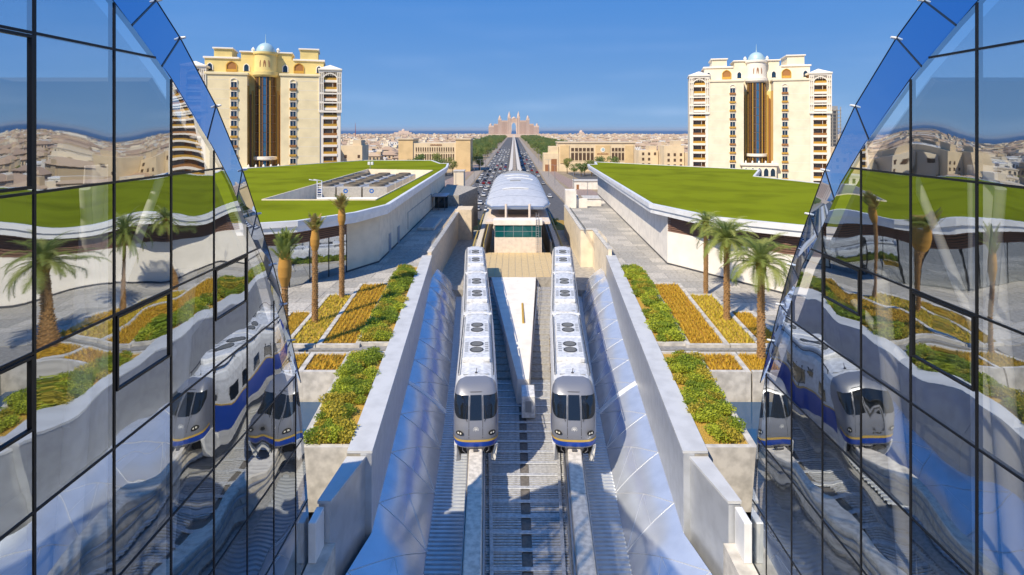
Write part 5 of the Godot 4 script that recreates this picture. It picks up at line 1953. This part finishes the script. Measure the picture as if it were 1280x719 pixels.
# ---------------------------------------------------------------- ground, roads, cars
func ribbon(mb: MB, pts: Array, y: float) -> void:   # pts: [z, x0, x1]
	for i in pts.size() - 1:
		var a: Array = pts[i]
		var b: Array = pts[i + 1]
		mb.qh(Vector3(a[1], y, -a[0]), Vector3(a[2], y, -a[0]), Vector3(b[2], y, -b[0]), Vector3(b[1], y, -b[0]), Vector3.UP)

func ground() -> void:
	var b := MB.new()
	b.qh(Vector3(-30000, -1.2, 2000), Vector3(30000, -1.2, 2000), Vector3(30000, -1.2, -32000), Vector3(-30000, -1.2, -32000), Vector3.UP)
	struct(b, "sea", M.sea)
	b = MB.new()
	var L := PackedVector2Array([Vector2(-1500, 300), Vector2(1500, 300), Vector2(1900, -1200), Vector2(1500, -2400), Vector2(700, -3000), Vector2(-800, -3000), Vector2(-1600, -2300), Vector2(-1900, -1200)])
	b.prism(L, -3.0, 0.0)
	struct(b, "ground", M.land)
	b = MB.new()
	for q in [[-2600, -500, 3500], [600, 2700, 3400]]:
		b.ab(Vector3(q[0], -2, -q[2]), Vector3(q[1], 2.5, -q[2] - 60))
	struct(b, "breakwater", M.pavement)
	b = MB.new()
	ribbon(b, [[150, -25, -8], [240, -25, -5], [340, -23, -4.5], [2400, -23, -4.5]], .05)
	ribbon(b, [[150, 8, 22], [240, 6, 20], [340, 4.5, 17], [2400, 4.5, 17]], .05)
	var road := struct(b, "avenue", M.asphalt)
	b = MB.new()
	ribbon(b, [[170, -60, -36], [260, -48, -34], [400, -38, -30], [600, -30, -26]], .05)
	ribbon(b, [[170, 34, 52], [260, 30, 41], [400, 24, 31], [600, 20, 24]], .05)
	struct(b, "service_road", M.pavement_pink)
	b = MB.new()
	ribbon(b, [[160, -36, -26], [330, -29, -24], [2400, -26, -23.6]], .13)
	ribbon(b, [[160, 23, 32], [330, 18, 25], [2400, 17.6, 20]], .13)
	struct(b, "pavement", M.pavement)
	b = MB.new()
	ribbon(b, [[345, -3.6, 3.6], [2400, -3.6, 3.6]], .15)
	struct(b, "median", M.pavement)
	var mk_ := MB.new()
	for x in [-19.5, -16.0, -12.5, -9.0, 7.6, 10.8, 14.0]:
		var z := 240.0
		while z < 1100:
			mk_.qh(Vector3(x - .12, .056, -z), Vector3(x + .12, .056, -z), Vector3(x + .12, .056, -z - 4), Vector3(x - .12, .056, -z - 4), Vector3.UP)
			z += 12.0
	part(mk_, "lane_markings", road, M.marking, true)
	# car parks
	b = MB.new()
	b.qh(Vector3(-90, .06, -200), Vector3(-50, .06, -200), Vector3(-38, .06, -410), Vector3(-90, .06, -410), Vector3.UP)
	b.qh(Vector3(50, .06, -200), Vector3(90, .06, -200), Vector3(90, .06, -410), Vector3(36, .06, -410), Vector3.UP)
	struct(b, "car_park", M.asphalt)
	b = MB.new()   # planted ground by the station
	for s in [-1.0, 1.0]:
		b.hexa([Vector3(s * 9, 0, -136), Vector3(s * 19, 0, -136), Vector3(s * 15, 0, -190), Vector3(s * 9, 0, -190), Vector3(s * 9, 3.5, -136), Vector3(s * 19, 3.5, -136), Vector3(s * 15, 1.2, -190), Vector3(s * 9, 1.2, -190)])
	struct(b, "planted_verge", M.bed)
	for q in [[-31, 300, 5, 9, "cream"], [24, 205, 12, 6, "white"], [30, 300, 14, 4, "low white"]]:
		var k := thing("kiosk", "%s service kiosk beside the %s of the avenue" % [q[4], side(q[0])], "kiosk", Vector3(q[0], 0, -q[1]))
		var m := MB.new()
		m.ab(Vector3(q[0], 0, -q[1]), Vector3(q[0] + q[2], q[3], -q[1] - 9))
		part(m, "wall", k, M.villa_wall1 if q[0] < 0 else M.white_wall)
		var r := MB.new()
		r.cbox(Vector3(q[0] - .4, q[3], -q[1] + .4), Vector3(q[0] + q[2] + .4, q[3] + .4, -q[1] - 9.4), .08)
		part(r, "roof", k, M.pale_concrete)
		var d := MB.new()
		d.ab(Vector3(q[0] + 1, 0, -q[1]), Vector3(q[0] + 2.2, 2.4, -q[1] + .1))
		part(d, "door", k, M.tower_brown)
	for q in [[14, 165, 3], [-44, 205, 3.2]]:
		var h := thing("hoarding", "white panel hoarding at the %s roadside" % side(q[0]), "hoarding", Vector3(q[0], 0, -q[1]))
		for i in 6:
			var m := MB.new()
			m.ab(Vector3(q[0] + i * 2.0, 0, -q[1]), Vector3(q[0] + i * 2.0 + 1.95, q[2], -q[1] - .12))
			part(m, "panel", h, M.fascia)

func car_model(colour: String) -> Node3D:
	var g := thing("car", "", "car")
	var b := MB.new()
	b.cbox(Vector3(-.9, .3, -2.25), Vector3(.9, .95, 2.25), .14)
	inst(b.mesh(), "body", g, M["car_" + colour], Transform3D())
	b = MB.new()
	b.hexa([Vector3(-.84, .95, -1.5), Vector3(.84, .95, -1.5), Vector3(.84, .95, 1.7), Vector3(-.84, .95, 1.7), Vector3(-.68, 1.46, -.7), Vector3(.68, 1.46, -.7), Vector3(.68, 1.46, 1.1), Vector3(-.68, 1.46, 1.1)])
	inst(b.mesh(), "cabin_glass", g, M.dark_glass, Transform3D())
	b = MB.new()
	b.cbox(Vector3(-.67, 1.455, -.68), Vector3(.67, 1.53, 1.08), .04)
	inst(b.mesh(), "roof", g, M["car_" + colour], Transform3D())
	for x in [-.82, .82]:
		for z in [-1.4, 1.4]:
			b = MB.new()
			b.tube([Vector3(x - .1, .32, z), Vector3(x + .1, .32, z)], [.32], 10)
			inst(b.mesh(), "wheel", g, M.rubber, Transform3D())
	return g

func cars() -> void:
	rng.seed = 91
	var models := {}
	var names := ["white", "white", "silver", "black", "white", "white", "white", "silver", "white", "red", "white", "blue"]
	var n := 0
	var spots := []
	for lane in [-21.2, -17.7, -14.2, -10.7, -7.2]:
		var z := 205.0 + rng.randf() * 20
		while z < 900:
			spots.append([lane, z, PI, "the busy left carriageway"])
			z += rng.randf_range(12, 40) if z < 500 else rng.randf_range(24, 70)
	for lane in [6.2, 9.2, 12.4, 15.4]:
		var z := 215.0 + rng.randf() * 50
		while z < 800:
			spots.append([lane, z, 0.0, "the right carriageway"])
			z += rng.randf_range(22, 70)
	for r in 5:
		for i in 9:
			if rng.randf() < .7:
				spots.append([-84.0 + i * 3.2 + r * 3, 250.0 + r * 30, rng.randf_range(-.05, .05), "the left car park"])
			if rng.randf() < .6:
				spots.append([54.0 + i * 3.2, 230.0 + r * 30, rng.randf_range(-.05, .05), "the right car park"])
	for q in spots:
		var c: String = names[rng.randi() % names.size()]
		var label := "%s car on %s" % [c, q[3]] if "carriageway" in q[3] else "%s car parked in %s" % [c, q[3]]
		var o: Node3D
		if models.has(c):
			o = copy(models[c], label, "cars on " + q[3])
		else:
			o = car_model(c)
			models[c] = o
			o.set_meta("label", label)
			o.set_meta("group", "cars on " + q[3])
		o.position = Vector3(q[0] + rng.randf_range(-.3, .3), .06, -q[1])
		o.rotation.y = q[2]

# ---------------------------------------------------------------- villas and trees
func villa_shapes() -> Array:
	var out := []
	for k in 5:
		var w := MB.new()
		w.ab(Vector3(-7, 0, -6), Vector3(7, 6.8, 6))
		w.ab(Vector3(-4, 0, 6.01), Vector3(6.5, 3.6, 9))
		w.ab(Vector3(-7.4, 0, -5), Vector3(-7.01, 8.2, -1))
		if k % 2:
			w.ab(Vector3(2, 6.81, -5), Vector3(6.6, 9.4, 2))
		var r := MB.new()
		if k in [0, 3, 4]:
			var e := [Vector3(-7.8, 6.8, -6.8), Vector3(7.8, 6.8, -6.8), Vector3(7.8, 6.8, 6.8), Vector3(-7.8, 6.8, 6.8)]
			var p := [Vector3(-2.5, 9.0, 0), Vector3(2.5, 9.0, 0)]
			r.qh(e[0], e[1], p[1], p[0], Vector3(0, 1, -1))
			r.qh(e[3], e[2], p[1], p[0], Vector3(0, 1, 1))
			r.th(e[1], e[2], p[1], Vector3(1, 1, 0))
			r.th(e[0], e[3], p[0], Vector3(-1, 1, 0))
			r.qh(e[0], e[1], e[2], e[3], Vector3.DOWN)
		else:
			r.ab(Vector3(-7.3, 6.82, -6.3), Vector3(7.3, 7.4, 6.3))
		r.ab(Vector3(-4.3, 3.62, 5.9), Vector3(6.8, 4.0, 9.3))
		var d := MB.new()
		for i in 4:
			d.ab(Vector3(-5.9 + i * 3.3, 4.4, 5.9), Vector3(-4.4 + i * 3.3, 6.1, 6.06))
			d.ab(Vector3(-3.4 + i * 2.6, .4, 8.9), Vector3(-1.9 + i * 2.6, 2.7, 9.06))
			d.ab(Vector3(6.9, 4.2, -4.6 + i * 2.8), Vector3(7.06, 6, -3.3 + i * 2.8))
			d.ab(Vector3(6.9, .8, -4.6 + i * 2.8), Vector3(7.06, 2.8, -3.3 + i * 2.8))
		out.append([w.mesh(), r.mesh(), d.mesh()])
	return out

func in_view(x: float, z: float) -> bool:
	return absf(x) < z * .36

func villas() -> void:
	var shapes := villa_shapes()
	rng.seed = 17
	var spots := []
	for s in [-1.0, 1.0]:
		var z := 120.0
		while z < 2900:
			var dz := 26.0 if z < 1200 else 34.0
			var x := 92.0 if z > 480 else 150.0
			if z < 260:
				x = 118.0
			var most := minf(1650.0, z * 1.35 + 120)
			while x < most:
				var px: float = s * (x + rng.randf_range(-4, 4))
				var pz := z + rng.randf_range(-6, 6)
				var far: bool = z > 1200 and not in_view(px, pz)
				# keep clear of the towers and the tan blocks
				var tower_zone: bool = pz < 300 and absf(px) < 150 and pz > 190
				if not tower_zone and not (far and rng.randf() < .6) and rng.randf() > .1:
					spots.append([px, pz, rng.randi() % 5, rng.randf_range(-.25, .25) + (0.0 if rng.randf() < .7 else PI / 2), rng.randf_range(.75, 1.2), rng.randf_range(.75, 1.5)])
				x += 21.0 if z < 1200 else 26.0
			z += dz
	# those that show largest in the photograph stand as single things
	spots.sort_custom(func(a, b): return (a[1] + (0 if in_view(a[0], a[1]) else 1500)) < (b[1] + (0 if in_view(b[0], b[1]) else 1500)))
	var protos := []
	for i in spots.size():
		var q: Array = spots[i]
		if i >= 300:
			break
		var lab := "small %s villa among the rows %s of the avenue" % [["sand coloured hip roofed", "cream flat roofed", "white flat roofed", "brown hip roofed", "pinkish hip roofed"][q[2]], side(q[0])]
		var o := thing("villa", lab, "house", Vector3(q[0], 0, -q[1]), "villas %s of the avenue" % side(q[0]))
		o.rotation.y = q[3]
		o.scale = Vector3(q[4], q[5], q[4])
		inst(shapes[q[2]][0], "wall", o, M["villa_wall%d" % q[2]], Transform3D())
		inst(shapes[q[2]][1], "roof", o, M["villa_roof%d" % q[2]], Transform3D())
		inst(shapes[q[2]][2], "windows", o, M.villa_window, Transform3D())
	var field := Node3D.new()
	field.name = "distant_villas"
	add_child(field)
	field.set_meta("kind", "stuff")
	field.set_meta("label", "countless sand coloured villas spreading to the sea")
	field.set_meta("category", "houses")
	for k in 5:
		for p in 3:
			var ts := []
			for i in range(300, spots.size()):
				var q: Array = spots[i]
				if q[2] == k:
					ts.append(Transform3D(Basis(Vector3.UP, q[3]).scaled_local(Vector3(q[4], q[5], q[4])), Vector3(q[0], 0, -q[1])))
			multi(shapes[k][p], ts, ["villa_walls", "villa_roofs", "villa_windows"][p], field, M["villa_wall%d" % k] if p == 0 else (M["villa_roof%d" % k] if p == 1 else M.villa_window))
	# garden trees between the villas
	var gt := [bush_mesh(51, 120, 2.6, 4.4, 1.5), bush_mesh(52, 120, 2.2, 5.2, 1.5)]
	for k in 2:
		var ts := []
		for i in spots.size():
			var q: Array = spots[i]
			if rng.randf() < .9:
				ts.append(Transform3D(Basis(Vector3.UP, rng.randf() * TAU).scaled(Vector3.ONE * rng.randf_range(.6, 1.3)), Vector3(q[0] + rng.randf_range(-12, 12), 0, -q[1] + rng.randf_range(9, 14))))
		multi(gt[k], ts, "garden_trees", field, M.leaf_olive if k else M.leaf_dark)

func multi(mesh: Mesh, ts: Array, called: String, parent: Node3D, m: Material) -> void:
	if ts.is_empty():
		return
	var mm := MultiMesh.new()
	mm.transform_format = MultiMesh.TRANSFORM_3D
	mm.mesh = mesh
	mm.instance_count = ts.size()
	for i in ts.size():
		mm.set_instance_transform(i, ts[i])
	var o := MultiMeshInstance3D.new()
	o.name = called
	o.multimesh = mm
	o.material_override = m
	o.set_meta("kind", "stuff")
	parent.add_child(o, true)

func tree_parts(seed_: int) -> Array:
	var q := RandomNumberGenerator.new()
	q.seed = seed_
	var t := MB.new()
	t.tube([Vector3.ZERO, Vector3(.1, 1.6, 0), Vector3(0, 3.2, .1)], [.22, .17, .12], 7, false)
	var cr := MB.new()
	for k in 9:
		var a := TAU * k / 9 + q.randf()
		var m := Vector3(cos(a) * q.randf_range(.4, 2.0), q.randf_range(2.6, 6.0), sin(a) * q.randf_range(.4, 2.0))
		t.tube([Vector3(0, 2.4, 0), m], [.08, .03], 5, false)
		for i in 85:
			var d := Vector3(q.randfn(), q.randfn(), q.randfn()).normalized() * pow(q.randf(), .45) * Vector3(1.25, 1.0, 1.25)
			var p := m + d
			var ax := Vector3(q.randfn(), q.randfn(), q.randfn()).normalized()
			var sd := ax.cross(Vector3(q.randfn(), q.randfn(), q.randfn())).normalized()
			cr.tri(p - sd * .16, p + sd * .16, p + ax * .42)
	return [t.mesh(), cr.mesh()]

func trees() -> void:
	rng.seed = 41
	var kinds := [tree_parts(1), tree_parts(2), tree_parts(3)]
	var mats := [M.leaf_dark, M.leaf_olive, M.leaf_tree]
	var place := func(x: float, z: float, sc: float, k: int, label: String, group: String) -> void:
		var o := thing("street_tree", label, "tree", Vector3(x, 0, -z), group)
		o.rotation.y = rng.randf() * TAU
		o.scale = Vector3.ONE * sc * Vector3(1, rng.randf_range(.85, 1.2), 1)
		inst(kinds[k][0], "trunk", o, M.trunk_dark, Transform3D())
		inst(kinds[k][1], "crown", o, mats[(k + rng.randi() % 2) % 3], Transform3D())
	for s in [-1.0, 1.0]:
		var left := side(s)
		for i in 9:
			place.call(s * (34.0 + i * 3.4) - (8.0 if s < 0 else -2.0), 395.0 + rng.randf_range(-14, 14), rng.randf_range(1.3, 2.0), i % 3, "dark tree before the %s tan block" % left, "trees before the %s tan block" % left)
		for i in 80:
			var z := 440.0 + pow(rng.randf(), 1.5) * 900
			var x := rng.randf_range(30, 88) if z > 475 else rng.randf_range(25, 30)
			place.call(s * x, z, rng.randf_range(1.1, 2.3), rng.randi() % 3, "green tree in the wooded strip %s of the avenue" % left, "trees in the %s wooded strip" % left)
		for i in 14:
			place.call(s * rng.randf_range(11, 18), 138.0 + i * 3.5, rng.randf_range(.35, .6), 2, "small leafy tree in the verge beside the station, %s side" % left, "verge trees %s of the station" % left)
	var wood := Node3D.new()
	wood.name = "far_wood"
	wood.set_meta("kind", "stuff")
	wood.set_meta("label", "mass of green trees lining the far avenue")
	wood.set_meta("category", "trees")
	add_child(wood)
	for k in 3:
		var ts := []
		for i in 420:
			var z := 560.0 + rng.randf() * 1750
			var s := -1.0 if rng.randf() < .5 else 1.0
			ts.append(Transform3D(Basis(Vector3.UP, rng.randf() * TAU).scaled(Vector3.ONE * rng.randf_range(1.0, 1.9)), Vector3(s * rng.randf_range(27, 88), 0, -z)))
		multi(kinds[k][1], ts, "tree_crowns", wood, mats[k])

func lamps() -> void:
	var first: Node3D = null
	var i := 0
	for s in [-1.0, 1.0]:
		for z in [165.0, 215.0, 265.0, 320.0, 380.0, 450.0, 530.0, 620.0]:
			var label := "tall grey street lamp on the %s pavement" % side(s)
			var at := Vector3(s * (25.0 if z < 300 else 20.5) - (1.5 if s < 0 else -1.0), 0, -z)
			var o: Node3D
			if first == null:
				first = thing("street_lamp", label, "street lamp", at, "street lamps along the avenue")
				o = first
				var p := MB.new()
				p.tube([Vector3.ZERO, Vector3(0, 11, 0)], [.16, .09], 8)
				inst(p.mesh(), "pole", o, M.steel, Transform3D())
				p = MB.new()
				p.tube([Vector3(-1.8, 11.2, 0), Vector3(0, 11, 0), Vector3(1.8, 11.2, 0)], [.06], 6)
				inst(p.mesh(), "arm", o, M.steel, Transform3D())
				for x in [-1.9, 1.9]:
					p = MB.new()
					p.cbox(Vector3(x - .4, 11.12, -.14), Vector3(x + .4, 11.28, .14), .04)
					inst(p.mesh(), "lamp_head", o, M.steel, Transform3D())
			else:
				o = copy(first, label)
			o.position = at
			i += 1

# ---------------------------------------------------------------- far ends of the plaza
func plaza_ends() -> void:
	var g := thing("terrace_steps", "cream block steps and parapets at the far end of the right plaza", "steps", P(16, PLAZA, 134))
	for q in [[11.0, 13.4, 134.1, 137, 13.6], [13.41, 16, 135, 136, 15.6], [16.01, 19.6, 138, 139, 16.4], [13.6, 14.2, 137.2, 150, 15.2]]:
		var b := MB.new()
		b.ab(P(q[0], 24, q[2]), P(q[1], q[4], q[3]))
		part(b, "parapet", g, M.white_wall)
	for i in 7:
		var b := MB.new()
		b.ab(P(14.3, 24, 137.2 + i * .6), P(21, PLAZA + .15 + i * .17, 137.8 + i * .6))
		part(b, "step", g, M.paver_light)
	g = thing("plant_room", "grey rendered plant room at the far end of the left plaza", "building", P(-16, PLAZA, 140))
	var b := MB.new()
	b.hexa([P(-13.5, 24, 138), P(-9.8, 24, 150), P(-18.4, 24, 158), P(-18.4, 24, 138), P(-13.5, 15.2, 138), P(-9.8, 14.4, 150), P(-18.4, 14.4, 158), P(-18.4, 15.2, 138)])
	part(b, "wall", g, M.concrete)
	g = thing("glass_canopy", "small dark glass entrance canopy by the left building", "canopy", P(-17.6, PLAZA, 131))
	for k in 3:
		var p := MB.new()
		p.ab(P(-18.5 + k * 1.3, PLAZA, 130), P(-18.4 + k * 1.3, PLAZA - 3, 130.1))
		part(p, "post", g, M.steel_dark)
	b = MB.new()
	b.cbox(P(-18.6, PLAZA - 3, 129.5), P(-15.4, PLAZA - 3.2, 136), .03)
	part(b, "canopy_roof", g, M.roof_edge)
	b = MB.new()
	b.ab(P(-18.5, PLAZA, 134), P(-15.6, PLAZA - 3, 134.2))
	part(b, "door_glass", g, M.dark_glass)
	g = thing("skylight", "low glazed skylight box in the shaded left plaza", "skylight", P(-16, PLAZA, 108))
	b = MB.new()
	b.cbox(P(-17.6, PLAZA, 104), P(-14.6, PLAZA - .5, 116), .05)
	part(b, "upstand", g, M.pale_concrete)
	b = MB.new()
	b.ab(P(-17.2, PLAZA - .5, 104.5), P(-15.0, PLAZA - .56, 115.5))
	part(b, "pane", g, M.vent_grey)

func world_and_light() -> void:
	var cam := Camera3D.new()
	cam.name = "camera"
	cam.projection = Camera3D.PROJECTION_FRUSTUM
	cam.near = 0.1
	cam.far = 45000.0
	cam.size = 719.0 / F * cam.near
	cam.frustum_offset = Vector2(-2.0 / F, -(359.5 - 162.5) / F) * cam.near
	cam.position = Vector3(-.75, EYE, 0)
	cam.current = true
	add_child(cam)
	var we := WorldEnvironment.new()
	we.name = "world_environment"
	var e := Environment.new()
	e.background_mode = Environment.BG_SKY
	e.tonemap_mode = Environment.TONE_MAPPER_LINEAR
	e.tonemap_exposure = 1.28
	e.sdfgi_enabled = true
	e.ssao_enabled = true
	e.ssil_enabled = true
	e.fog_enabled = true
	e.fog_density = 0.00003
	e.fog_light_color = lin(.62, .74, .9)
	var sky := Sky.new()
	var sm := ProceduralSkyMaterial.new()
	sm.sky_top_color = lin(.028, .175, .54)
	sm.sky_horizon_color = lin(.20, .36, .58)
	sm.sky_curve = .10
	sm.ground_horizon_color = lin(.20, .28, .40)
	sm.ground_bottom_color = lin(.12, .12, .12)
	sm.sun_angle_max = 8.0
	var fn := FastNoiseLite.new()
	fn.seed = 8
	fn.frequency = .9
	fn.fractal_octaves = 5
	var ci := Image.create(1024, 512, false, Image.FORMAT_RGBAF)
	for y in 256:
		var el := (256 - y) / 512.0 * 180.0
		for x in 1024:
			var az := TAU * x / 1024.0
			var v := fn.get_noise_3d(cos(az) * 3.0, el * .55, sin(az) * 3.0)
			var wisp: float = clampf(v - .02, 0, 1) * .16 * exp(-el / 5.0)
			ci.set_pixel(x, y, Color(wisp, wisp * .95, wisp * .9, 1))
	sm.sky_cover = ImageTexture.create_from_image(ci)
	sky.sky_material = sm
	e.sky = sky
	we.environment = e
	add_child(we)
	var sun := DirectionalLight3D.new()
	sun.name = "sun"
	sun.light_energy = 1.45
	sun.light_color = Color(1.0, .945, .85)
	sun.light_angular_distance = .5
	sun.shadow_enabled = true
	add_child(sun)
	sun.look_at_from_position(Vector3.ZERO, Vector3(.60, -1.0, -.80), Vector3.UP)

func _ready() -> void:
	world_and_light()
	materials()
	ground()
	track_bed()
	side_walls()
	plaza()
	turf_building(-1.0)
	turf_building(1.0)
	station()
	tower(Vector3(99.3, 0, -244), deg_to_rad(-14), "cream apartment tower with pale blue dome on the right", M.tower_cream, 1.0)
	tower(Vector3(-92, 0, -218), deg_to_rad(17), "yellow and cream apartment tower with blue dome on the left", M.tower_warm, -1.0)
	malls()
	hotel()
	plaza_ends()
	glass_facade(-1.0)
	glass_facade(1.0)
	train(-1.0)
	train(1.0)
	planters()
	palms()
	villas()
	trees()
	cars()
	lamps()
